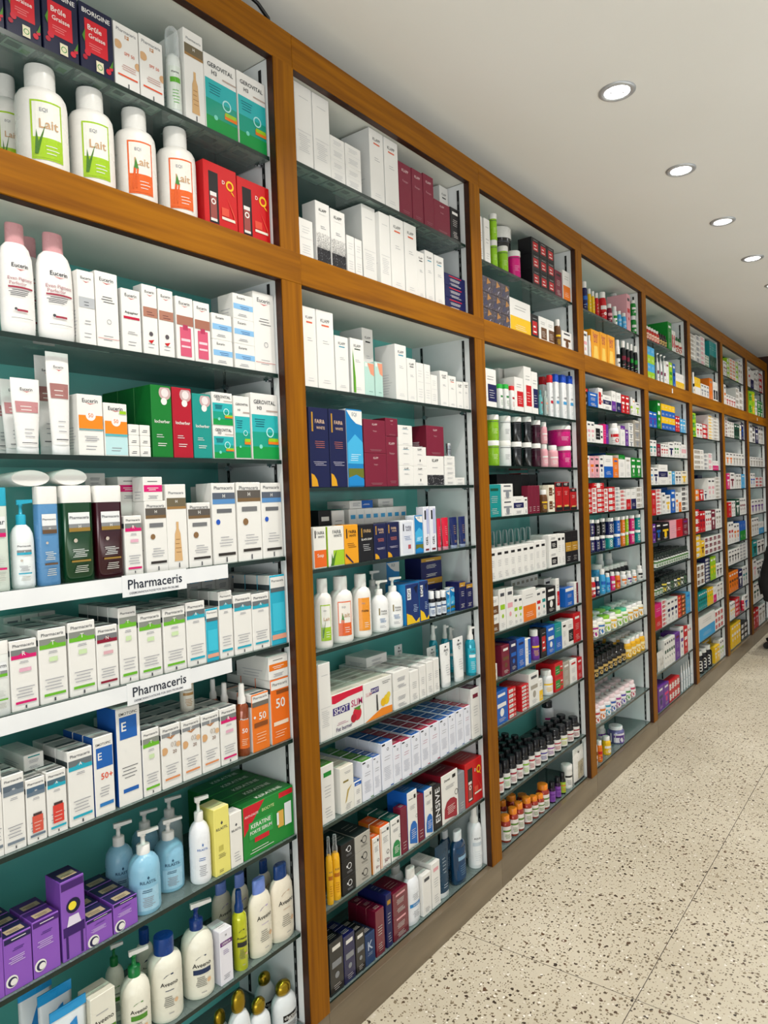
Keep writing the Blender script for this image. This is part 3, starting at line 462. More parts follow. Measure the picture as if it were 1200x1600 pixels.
    if n == 'kr6': e = [('r', .18, .22, .82, .74, 'c01a20'), ('r', .3, .3, .7, .36, 'w'), ('r', .3, .5, .6, .56, 'w'), ('l', .2, .8, .84, .92, 1, 'c9c9cc')]; lk = 'black carton with red square'
    return (base, top, base, e, lk)
# ---------------------------------------------------------------- bottles:  body, cap, label, accent, words, look, body material, cap material
B = {
 'mousseG': ('e6ece8', 'w', 'dfe8de', '5cb030', 'Pharma', 'white foam pump with green bands', 1, 4),
 'milkL': ('f3f0ea', 'w', 'f0efe6', 'a4cc2a', 'Lait', 'white bottle, lime-framed label', 1, 1), 'milkO': ('f3f0ea', 'w', 'f2ece2', 'e8672c', 'Lait', 'white bottle, orange-framed label', 1, 1),
 'milkA': ('f3f0ea', 'w', 'f09a2a', 'f09a2a', 'FAIR&', 'white bottle with amber label', 1, 1),
 'eucb': ('f4f1ee', 'd9a0a4', 'f4f1ee', 'a23248', 'Eucerin', 'white lotion bottle with pink cap', 1, 1),
 'phPump': ('eef4f4', '2aa9c6', 'f2f6f6', '2aa9c6', 'Pharmaceris', 'white bottle with cyan pump', 1, 1),
 'shR': ('dfe8dc', '2aa9c6', 'e6eee4', 'd8186e', 'Phar', 'pale bottle with magenta stripe', 1, 1), 'shBl': ('5f96c8', 'w', '5f96c8', '6a5038', 'Pharmaceris', 'blue shampoo bottle', 1, 1),
 'shG': ('0d4420', 'w', '0f4a24', '9a7a34', 'Pharmaceris', 'dark green shampoo bottle', 3, 1), 'shH': ('3c0a18', 'w', '3e0c1a', '9a7a34', 'Pharmaceris', 'dark maroon shampoo bottle', 3, 1),
 'shT': ('f0f2ee', 'w', 'f0f2ee', '6cb82a', 'Pharm', 'white bottle with green band', 1, 1), 'creamjar': ('ece6d6', 'd9c08c', 'ece6d6', 'b98a4a', 'Pharmaceris', 'cream jar standing on cartons', 1, 1),
 'sprayO': ('8a3c10', 'w', 'a8561c', 'e06a1c', '50', 'amber spray bottle with white nozzle', 3, 1), 'aveY': ('c6cc1e', '123a78', 'c6cc1e', '2a2a2a', 'Aveeno', 'yellow oil spray with navy nozzle', 3, 1),
 'spY': ('f0b41c', 'f2e9c8', 'f0b41c', 'b86a10', 'SUN', 'yellow sun spray with clear cap', 1, 4), 'sprT': ('1aa0b8', 'w', '2ab4cc', 'e8f4f6', 'GEL', 'turquoise bottle with white nozzle', 3, 1),
 'spW': ('eef2f4', 'w', 'eef2f4', 'c9d4dc', 'AQUA', 'tall white spray can', 1, 1), 'conW': ('f1f1ee', 'w', 'f1f1ee', 'c9cac6', '', 'white bottle with clear dome', 1, 4), 'maS': ('c81c3c', 'w', 'c81c3c', 'w', '', 'red spray bottle', 1, 1),
 'rilB': ('8fc4de', 'w', 'a6d2e8', '27506e', 'RILASTIL', 'pale blue pump bottle', 1, 1), 'rilW': ('cfe4ec', 'w', 'cfe4ec', '2a4a9a', 'RILASTIL', 'whitish pump bottle behind', 1, 1), 'rilW2': ('f1f3f6', 'w', 'f1f3f6', '2a6ab8', 'RILASTIL', 'white pump bottle', 1, 1),
 'aveG': ('efecdc', '17793c', 'efecdc', '4f8f2e', 'Aveeno', 'cream pump bottle with green collar', 1, 1), 'aveP': ('efecdc', '14357a', 'efecdc', '1c3058', 'Aveeno', 'cream pump bottle with navy collar', 1, 1),
 'aveN': ('efecdc', '14408a', 'efecdc', '1c3058', 'Aveeno', 'cream bottle with navy cap', 1, 1), 'aveL': ('efe9d6', '7590dc', 'efe9d6', 'b9a8d0', 'Aveeno', 'cream bottle with periwinkle cap', 1, 1), 'aveC': ('efe6d2', '17407e', 'efe6d2', 'd8b89a', 'Aveeno', 'cream bottle with dark blue cap', 1, 1),
 'ogx': ('e3e8ea', 'a88c28', 'eef0f0', '1a1a1c', 'charcoal', 'white bottle with gold cap', 1, 2), 'fwP': ('f3f3f1', 'w', 'f3f3f1', '8a7a4a', 'FAIR&', 'white pump bottle, gold label', 1, 1),
 'duc': ('eef1f5', 'w', 'eef1f5', '2a86c8', 'DUCRAY', 'white bottle with blue stripe', 1, 1), 'bluB': ('0c3a5e', 'e9eef2', '0f4068', '8ab0cc', '', 'dark blue bottle with white cap', 3, 1),
 'clT': ('5aa0a4', '3a8a90', '6ab0b0', 'c03040', '', 'clear teal bottle', 3, 1), 'clS': ('9aa8a4', 'a8b4b0', 'b0b8b2', 'e0a890', '', 'clear grey bottle', 3, 1),
 'deG': ('f2f2f0', '28b040', 'f2f2f0', '3a8a4a', '', 'white roll-on with green cap', 1, 1), 'deR': ('f2f2f0', 'd82a2c', 'f2f2f0', 'b02a3a', '', 'white roll-on with red cap', 1, 1),
 'acR': ('f4f5f6', 'd0202a', 'f4f5f6', 'c02038', 'ACM', 'white bottle with red cap', 1, 1), 'acB': ('f4f5f6', '1a50c0', 'f4f5f6', '4aa0d8', 'ACM', 'white bottle with blue cap', 1, 1),
 'pwh': ('f1f1ef', 'w', 'f1f1ef', '7a3050', '', 'white pump bottle with plum print', 1, 1), 'eucT': ('f1efec', 'f4f4f4', 'f1efec', 'c58a8c', 'Eucerin', 'short white tube, rose band', 1, 1), 'eucT2': ('f1efec', 'f4f4f4', 'f1efec', 'a87470', 'Eucerin', 'tall white tube, brown band', 1, 1),
 'tuR': ('d81c3c', 'e8a0b0', 'd81c3c', 'f0b0b8', '', 'red tube with pink cap', 1, 1), 'tuN': ('16255e', 'a8b4d0', '16255e', 'c9a060', '', 'navy tube with silver cap', 1, 1), 'tuW': ('f0f0ee', 'f6f6f6', 'f0f0ee', '4a5a5e', 'derm', 'white tube with hang hole', 1, 1), 'tuD': ('123c56', 'f0f2f4', '123c56', 'c9d8e4', '', 'dark blue tube, white cap', 1, 1),
 'limj': ('8fc41c', 'w', '9ccc22', 'e0f0b0', '', 'lime jar with white lid', 1, 1), 'magj': ('d8147e', 'w', 'e01c88', 'f6c0dc', '', 'magenta jar with white lid', 1, 1), 'blkj': ('101214', 'w', '16181a', '4a4a4c', '', 'black jar with white lid', 3, 1),
 'blj': ('1a78b0', 'w', '1a78b0', 'c0e0f0', '', 'blue jar with white lid', 1, 1), 'whj': ('eceeee', 'w', 'f0f0f0', '8a8c90', '', 'white jar with white lid', 1, 1), 'hpj': ('3a0a20', 'w', '40102a', '7a3050', '', 'plum-black jar with white lid', 1, 1),
 'silv': ('b8bcc0', 'd0d4d8', 'b8bcc0', '8a8e92', '', 'small silver jar on top', 2, 2), 'oran': ('a02a10', 'ee8a24', 'efe6e0', '5c8a30', '', 'amber gummy bottle with orange cap', 3, 1), 'purd': ('2a1030', 'k', '8a50b0', '6a2a90', '', 'black bottle with purple label', 1, 1), 'limd': ('16181a', 'k', 'a8c83c', 'e07a30', '', 'black bottle with lime label', 1, 1),
 'whkj': ('f0eee8', 'w', 'f2f0ea', '1a1a1c', '', 'white tub with black stripe', 1, 1), 'drop': ('16181e', 'f2f2f2', 'dfe6ee', '3a5a8a', '', 'small black bottle with white cap', 1, 1),
 'blc': ('14100c', '17130e', '1a1610', 'c9a860', '', 'small black bottle with gold print', 3, 1), 'blg': ('14201a', '0d1f14', 'e6e8e2', '4a7a3a', '', 'small bottle with black-green cap', 1, 1),
 'yel': ('e8b024', 'w', 'f0b818', 'f8e6b0', '', 'yellow-labelled bottle with white cap', 1, 1), 'rew': ('b82418', 'w', 'c8301e', 'f0d0b8', '', 'red bottle with white cap', 1, 1), 'grn': ('e4ded0', '1d5a2c', 'e8e0d2', 'b03a30', '', 'white bottle with green lid', 1, 1),
 'wmk': ('eeeef0', 'k', 'f2f2f4', 'd8288a', '', 'large white bottle with black lid', 1, 1), 'upj': ('6a6aa0', 'eceef0', 'e6e2ea', '5a3a8a', '', 'large clear purple tub', 3, 1),
}
def bottle(n, i):
    if n in B: return B[n]
    if n == 'kap':
        c = ['c8242c', '58a83a', 'a01c3c', 'a01c3c', '8cc040', 'b8243a', 'b01c40', '4a3a9a', '8a2a9a', 'b83a4a', 'c8d04a', 'a01c34', '9a1830'][i % 13]; f = ['red', 'green', 'crimson', 'crimson', 'lime', 'scarlet', 'cherry', 'indigo', 'purple', 'rose', 'yellow-green', 'dark red', 'dark red'][i % 13]
        return ('121214', 'k', 'e9e6e2', c, '', 'black-capped bottle with %s label' % f, 1, 1)
    if n == 'mix':
        c = ['b02a8a', '3a78c0', 'a0c83a', 'f0c030', '7cc030', '8cc83a', 'e8b030', 'e0a028', 'e0a83a'][i % 9]; f = ['magenta', 'blue', 'lime', 'yellow', 'green', 'lime', 'amber', 'amber', 'gold'][i % 9]
        return ('e6e4d4', ['w', 'w', '8cc83a', 'w', '8fcf5a', '5cc8a0', 'w', 'w', 'w'][i % 9], c, 'f4f2e6', '', 'vitamin bottle with %s label' % f, 1, 1)
    if n == 'mxd':
        c = ['e8d048', 'e8e8e0', '4a6a4a', 'e8e8e0'][i % 4]; return ('1a241e', '12201a', c, '3a4a3a', '', 'small dark bottle with %s label' % ['yellow', 'white', 'green', 'white'][i % 4], 1, 1)
    if n == 'pnk':
        c = ['c03a3a', 'e0782a', '3aa0c0', '3a60b0', 'a83a8a', '5a4ab0', '4a9a4a', 'c84a6a'][i % 8]; f = ['red', 'orange', 'cyan', 'blue', 'magenta', 'violet', 'green', 'rose'][i % 8]
        return ('e2dcdc', 'ecd4d6', c, 'f2eeee', '', 'gummy bottle, pink lid, %s label' % f, 1, 1)
    a, b = n[0], n[1]; cap = 'k' if n[2:3] == 'k' else 'w'
    body = a if a != 'w' else 'eeeeee'
    return (body, cap, a, b, '', '%s bottle with %s label' % (WORD[a], WORD[b]) if a != b else '%s bottle' % WORD[a], 1, 1)
# profile of body / cap as (radius, height) fractions
PR = {
 'm': ([(.9, 0), (.97, .02), (1, .05), (1, .65), (.97, .71), (.86, .755), (.62, .785), (.55, .8)], [(.58, .79), (.59, .81), (.59, .97), (.56, 1)], (.1, .64, .62), 2),
 'f': ([(.88, 0), (.97, .015), (1, .1), (1, .55), (.95, .7), (.8, .78), (.58, .82)], [(.55, .815), (.56, .83), (.54, .985), (.5, 1)], (.08, .7, .8), 2),
 'p': ([(.9, 0), (.98, .015), (1, .05), (1, .52), (.93, .6), (.72, .66), (.4, .7)], [(.42, .69), (.42, .8), (.36, .81), (.16, .815), (.13, .9), (.2, .905), (.2, .93)], (.06, .5, .7), 2),
 's': ([(.95, 0), (1, .01), (1, .82)], [(1, .822), (1, .99), (.96, 1)], (.06, .72, .8), 5),
 'j': ([(.9, 0), (.96, .02), (.96, .8)], [(1, .8), (1, .98), (.94, 1)], (.08, .74, .92), 2),
 'q': ([(.93, 0), (1, .02), (1, .66), (.94, .74), (.72, .8)], [(.78, .79), (.78, .98), (.72, 1)], (.08, .62, .95), 2),
 'd': ([(.93, 0), (1, .02), (1, .62), (.92, .68), (.66, .73)], [(.74, .72), (.74, .985), (.68, 1)], (.08, .58, .95), 2),
 'y': ([(.94, 0), (1, .015), (1, .62), (.9, .69), (.56, .73)], [(.6, .725), (.6, .8), (.44, .84), (.42, .97), (.36, 1)], (.06, .56, .85), 2),
 'v': ([(.94, 0), (1, .015), (1, .6), (.9, .66), (.6, .69)], [(.9, .655), (.9, .9), (.78, .97), (.5, 1)], (.06, .54, .85), 2),
 'o': ([(.86, 0), (.97, .02), (1, .1), (1, .5), (.92, .62), (.7, .7), (.42, .74)], [(.36, .72), (.56, .76), (.62, .83), (.56, .92), (.38, .975), (.1, 1)], (.05, .52, .8), 2),
}
def section(n, seg):
    out = []
    for i in range(seg):
        t = 2 * math.pi * i / seg; c, s = math.cos(t), math.sin(t)
        e = 2 / n; out.append((math.copysign(abs(c) ** e, c), math.copysign(abs(s) ** e, s)))
    return out
def lathe(mb, prof, rx, ry, H, seg, n, col, mat, cx=0):
    sec = section(n, seg); vs = []; fs = []
    for r, z in prof: vs += [(cx + rx * r * c, ry * r * s, z * H) for c, s in sec]
    for k in range(len(prof) - 1):
        for i in range(seg):
            j = (i + 1) % seg; fs.append((k * seg + i, k * seg + j, (k + 1) * seg + j, (k + 1) * seg + i))
    mb.add(vs, fs, col, mat, True)
    mb.add(vs[:seg], [tuple(range(seg))[::-1]], col, mat); mb.add(vs[-seg:], [tuple(range(seg))], col, mat)
CACHE = {}
def box_mesh(dn_, w, d, h, near):
    key = ('b', dn_, round(w, 3), round(d, 3), round(h, 3), near)
    if key in CACHE: return CACHE[key]
    base, top, side, els, look = D[dn_] if dn_ in D else generic(dn_)
    mb = MB(); x0, x1, y0, y1 = -d / 2, d / 2, -w / 2, w / 2
    mat = 3 if dn_[:2] == 'ek' or dn_ in ('ka5', 'na5', 'hh4', 'hp4') else 0
    bv = min(.0012, w * .05) if near else 0
    if bv:
        c = bv
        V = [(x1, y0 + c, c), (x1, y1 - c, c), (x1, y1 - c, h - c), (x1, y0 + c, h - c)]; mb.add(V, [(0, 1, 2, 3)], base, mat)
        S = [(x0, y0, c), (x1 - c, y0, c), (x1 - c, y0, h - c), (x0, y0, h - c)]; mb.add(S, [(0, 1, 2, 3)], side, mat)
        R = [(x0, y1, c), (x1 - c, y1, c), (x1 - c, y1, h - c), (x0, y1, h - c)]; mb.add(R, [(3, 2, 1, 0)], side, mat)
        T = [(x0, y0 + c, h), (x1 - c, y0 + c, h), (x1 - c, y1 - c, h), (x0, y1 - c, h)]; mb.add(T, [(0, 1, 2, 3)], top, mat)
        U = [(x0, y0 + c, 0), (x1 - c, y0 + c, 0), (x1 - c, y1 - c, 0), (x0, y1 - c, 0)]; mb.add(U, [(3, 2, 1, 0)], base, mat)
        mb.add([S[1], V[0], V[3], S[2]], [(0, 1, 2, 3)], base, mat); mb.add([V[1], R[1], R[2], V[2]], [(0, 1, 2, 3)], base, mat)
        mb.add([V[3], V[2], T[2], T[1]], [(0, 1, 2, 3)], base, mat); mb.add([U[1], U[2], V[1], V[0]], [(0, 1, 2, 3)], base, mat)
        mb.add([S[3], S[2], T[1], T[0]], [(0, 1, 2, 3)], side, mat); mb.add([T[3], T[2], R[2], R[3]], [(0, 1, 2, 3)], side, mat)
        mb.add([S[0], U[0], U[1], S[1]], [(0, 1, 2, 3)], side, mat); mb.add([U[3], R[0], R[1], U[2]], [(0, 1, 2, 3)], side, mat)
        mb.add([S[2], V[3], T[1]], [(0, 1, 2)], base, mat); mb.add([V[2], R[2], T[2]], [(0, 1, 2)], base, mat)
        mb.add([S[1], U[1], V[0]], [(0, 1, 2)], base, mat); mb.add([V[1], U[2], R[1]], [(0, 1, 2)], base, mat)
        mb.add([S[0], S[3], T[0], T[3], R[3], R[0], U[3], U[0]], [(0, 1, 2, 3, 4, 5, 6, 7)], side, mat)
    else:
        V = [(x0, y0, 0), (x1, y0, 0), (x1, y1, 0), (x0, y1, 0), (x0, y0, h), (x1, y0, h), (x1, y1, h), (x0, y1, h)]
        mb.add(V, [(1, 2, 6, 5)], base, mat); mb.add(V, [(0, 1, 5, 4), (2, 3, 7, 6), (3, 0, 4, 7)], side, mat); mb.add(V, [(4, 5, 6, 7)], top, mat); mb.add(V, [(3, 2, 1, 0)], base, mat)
    m_ = bv / w * 1.1 if bv else 0
    draw(mb, els, lambda u, v, l: (x1 + EPS * l * .5, y0 + w * min(1 - m_, max(m_, u)), h * min(1 - m_, max(m_, v))), w, h, 1, mat)
    pale = side in ('w', 'eeedea', 'e6e6e4', 'c')
    if near and d > .02:
        sl = 'b9bac0' if pale else 'd8d8dc'
        if dn_[:2] in ('ph', 'eu', 'kl', 'mi', 'ww', 'wa', 'qg', 'qb', 'qr', 'kl') or pale:
            se = [('l', .15, .85, .12, .5, 8 if h > .07 else 3, sl)]
            if dn_[:2] == 'ph' and dn_ not in ('phE', 'phH', 'phHb', 'phHs'): se = [('r', 0, .79, 1, .87, '3a4448'), ('r', .05, .1, .2, .2, TX)] + se
            draw(mb, se, lambda u, v, l: (x0 + d * u * .98, y0 - EPS * l, h * v), d, h, 1, mat)
        if dn_[:2] == 'ph': draw(mb, [('r', .1, .1, .9, .3, '4a5458'), ('l', .2, .8, .45, .8, 3, 'b0b1b4')], lambda u, v, l: (x1 - d * v, y0 + w * u, h + EPS * l), w, d, 1, mat)
        elif dn_[:3] == 'pur': draw(mb, [('r', .2, .2, .85, .6, 'b9a888'), ('l', .25, .8, .28, .5, 2, '3a3230')], lambda u, v, l: (x1 - d * v, y0 + w * u, h + EPS * l), w, d, 1, mat)
        elif dn_ == 'bioc': draw(mb, [('t', 'KERATINE', .6, .5, .5, 'dfe8d8', .5)], lambda u, v, l: (x1 - d * v, y0 + w * u, h + EPS * l), w, d, 1, mat)
        else: draw(mb, [('l', .2, .8, .3, .7, 3, 'c4c0b4' if top != 'w' else 'b0b1b4')], lambda u, v, l: (x1 - d * v, y0 + w * u, h + EPS * l), w, d, 1, mat)
        draw(mb, [('r', .1, .2, .9, .8, 'd8dcd4'), ('r', .15, .3, .55, .6, '4a4c4a'), ('r', .62, .45, .85, .7, '8ab860' if dn_ == 'bio' else 'a8aaa6')], lambda u, v, l: (x1 - d * v, y0 + w * u, -EPS * l * .4 + .0001), w, d, 1, mat)
    me = mb.mesh('product_carton'); CACHE[key] = me; return me
def bottle_meshes(k, dn_, i, w, d, h, near):
    key = (k, dn_, i if dn_ in ('kap', 'mix', 'mxd', 'pnk') else 0, round(w, 3), round(d, 3), round(h, 3), near)
    if key in CACHE: return CACHE[key]
    body, cap, lab, acc, words, look, bmt, cmt = bottle(dn_, i)
    seg = 28 if near else 14; rx, ry = d / 2, w / 2; parts = []
    if k == 't':
        mb = MB(); K = 8; sec = section(2, seg); vs = []; fs = []
        zz = [.1 + .9 * (q / K) for q in range(K + 1)]
        for z in zz:
            t = (z - .1) / .9; a = rx * .8 * (1 - t) ** .8 + .0012; b = ry * (.74 + .26 * min(1, t * 1.4))
            if z > .965: a = .0009
            vs += [(a * c, b * s, z * h) for c, s in sec]
        for q in range(K):
            for j in range(seg):
                j2 = (j + 1) % seg; fs.append((q * seg + j, q * seg + j2, (q + 1) * seg + j2, (q + 1) * seg + j))
        mb.add(vs, fs, body, bmt, True); mb.add(vs[-seg:], [tuple(range(seg))], body, bmt); mb.add(vs[:seg], [tuple(range(seg))[::-1]], body, bmt)
        def P(u, v, l):
            t = v; z = .1 + .9 * v; a = rx * .8 * (1 - t) ** .8 + .0012; b = ry * (.74 + .26 * min(1, t * 1.4)); q = (u - .5) * 1.7
            if z > .965: a = .0009
            return (a * math.sqrt(max(0, 1 - q * q)) + EPS * (l + 1.5), q * b, z * h)
        els = [('r', .02, .5, .98, .66, acc), ('l', .2, .8, .53, .63, 2, 'w' if acc != 'w' else TX), ('l', .2, .8, .14, .3, 3, FT), ('r', .1, .05, .9, .06, TX)]
        if dn_ in ('tuW',): els = [('r', .42, .9, .58, .94, '2a2a2c'), ('o', .5, .74, .1, acc), ('l', .2, .8, .2, .5, 5, FT)]
        if dn_ in ('tuR', 'tuN', 'tuD'): els = [('l', .3, .7, .4, .75, 5, acc), ('l', .2, .8, .1, .2, 2, acc)]
        if words: els.append(('t', words, .5, .84, .5, '2b2b36'))
        if dn_[:3] == 'euc': els.append(('p', [(.35, .815), (.5, .795), (.65, .815), (.5, .805)], 'r'))
        if near: draw(mb, els, P, w * .85, h * .9, 8, bmt)
        else: draw(mb, els[:1], P, w * .85, h * .9, 4, bmt)
        parts.append(('tube_body', mb.mesh('tube_body')))
        mb = MB(); lathe(mb, [(.72, 0), (.76, .004), (.76, .1)], rx, ry, h, seg, 2, cap, cmt); parts.append(('cap', mb.mesh('cap')))
    elif k == 'x':
        mb = MB(); K = 10; hw = w / 2; th = max(d / 2, .006); vs = []; fs = []
        N = 8
        for q in range(K + 1):
            v = q / K; t = th * math.sin(math.pi * min(1, (v + .12) * .86)) ** .7 * (1 if v < .9 else .12) + .0006
            for j in range(N + 1):
                u = j / N; e = math.sin(math.pi * u) ** .5; vs.append((t * e, (u - .5) * w, v * h))
            for j in range(N - 1, 0, -1):
                u = j / N; e = math.sin(math.pi * u) ** .5; vs.append((-t * e, (u - .5) * w, v * h))
        n_ = 2 * N
        for q in range(K):
            for j in range(n_): fs.append((q * n_ + j, q * n_ + (j + 1) % n_, (q + 1) * n_ + (j + 1) % n_, (q + 1) * n_ + j))
        bc, ac = {'wipe': ('e4ecf0', '2a9ad8'), 'coff': ('efece6', '2a2a2a'), 'silx': ('dcdad4', '8a8c8a')}[dn_]
        mb.add(vs, fs, bc, bmt, True); mb.add(vs[:n_], [tuple(range(n_))[::-1]], bc, bmt); mb.add(vs[-n_:], [tuple(range(n_))], bc, bmt)
        def P(u, v, l):
            t = th * math.sin(math.pi * min(1, (v + .12) * .86)) ** .7 * (1 if v < .9 else .12) + .0006
            return (t * math.sin(math.pi * min(.999, max(.001, u))) ** .5 + EPS * (l + 2), (u - .5) * w, v * h)
        els = {'wipe': [('r', .0, .91, 1, 1, ac), ('p', [(.3, .62), (.5, .8), (.7, .84), (.72, .6), (.5, .5)], '2a8ad0'), ('l', .25, .75, .2, .4, 4, '4a8ac0')], 'coff': [('r', .4, .84, .5, .88, ac), ('r', .34, .1, .86, .6, 'b9ae94'), ('l', .4, .8, .3, .5, 4, TX), ('r', .02, 0, .98, .07, 'k')], 'silx': [('l', .2, .8, .3, .7, 5, ac)]}[dn_]
        draw(mb, els, P, w, h, 8, bmt); parts.append(('pouch_body', mb.mesh('pouch_body')))
        if dn_ == 'wipe': 
            mb = MB(); V = [(-.001, -w / 2, h * .91), (.001, -w / 2, h * .91), (.001, w / 2, h * .91), (-.001, w / 2, h * .91)]; V += [(a, b, h + .004) for a, b, c in V]
            mb.add(V, [(0, 1, 5, 4), (1, 2, 6, 5), (2, 3, 7, 6), (3, 0, 4, 7), (4, 5, 6, 7)], ac, bmt); parts.append(('seal', mb.mesh('seal')))
    elif k == 'l':
        mb = MB(); sg = 28; vs = []
        for x, s_ in ((-d / 2, .8), (d / 2 - .004, .97), (d / 2, .93)): vs += [(x, ry * s_ * math.cos(6.2832 * q / sg), h / 2 + h / 2 * s_ * math.sin(6.2832 * q / sg)) for q in range(sg)]
        fs = [(r * sg + q, r * sg + (q + 1) % sg, (r + 1) * sg + (q + 1) % sg, (r + 1) * sg + q) for r in range(2) for q in range(sg)]
        mb.add(vs, fs, 'w', 1, True); mb.add(vs[-sg:], [tuple(range(sg))], 'w', 1)
        parts.append(('bottle_body', mb.mesh('bottle_body')))
    else:
        prof, cp, (v0, v1, hw), ex = PR[k]
        mb = MB(); lathe(mb, prof, rx, ry, h, seg, ex, body, bmt); parts.append(('bottle_body', mb.mesh('bottle_body')))
        mb = MB(); lathe(mb, cp, rx, ry if k != 's' else ry, h, seg, ex, cap, cmt)
        if k == 'p' or dn_ == 'sprT':
            nz = 'w' if dn_ in ('aveG', 'aveP') else cap
            a, b_ = .055 * w / 2 + .0022, .92 * h
            Vn = [(-a, -.16 * w, b_), (a, -.16 * w, b_), (a, .5 * w, b_ + .02 * h), (-a, .5 * w, b_ + .02 * h)]; Vn += [(x, y, z + (.055 * h if i_ < 2 else .035 * h)) for i_, (x, y, z) in enumerate(Vn)]
            parts.append(('pump_head' if k == 'p' else 'cap', mb.mesh('cap'))); mb = MB()
            mb.add(Vn, [(3, 2, 1, 0), (4, 5, 6, 7), (0, 1, 5, 4), (1, 2, 6, 5), (2, 3, 7, 6), (3, 0, 4, 7)], nz, cmt); parts.append(('>nozzle', mb.mesh('nozzle')))
        else: parts.append(('cap', mb.mesh('cap')))
        if k in 'qj' and cmt == 1 and near: pass
        # printed label wrapped on the body
        def rad(z):
            for (r0, z0), (r1, z1) in zip(prof, prof[1:]):
                if z0 <= z <= z1: return r0 + (r1 - r0) * (z - z0) / max(1e-6, z1 - z0)
            return 1
        def P(u, v, l):
            z = v0 + (v1 - v0) * v; R = rad(z); q = (u - .5) * 2 * hw * (.985 if ex == 2 else .99)
            if ex == 2: xx = math.sqrt(max(0, 1 - q * q))
            else: xx = max(0, 1 - abs(q) ** ex) ** (1 / ex)
            return (rx * R * xx + EPS * (l + 1) * (1 if near else 1.6), ry * R * q, z * h)
        W, H = w * hw, h * (v1 - v0)
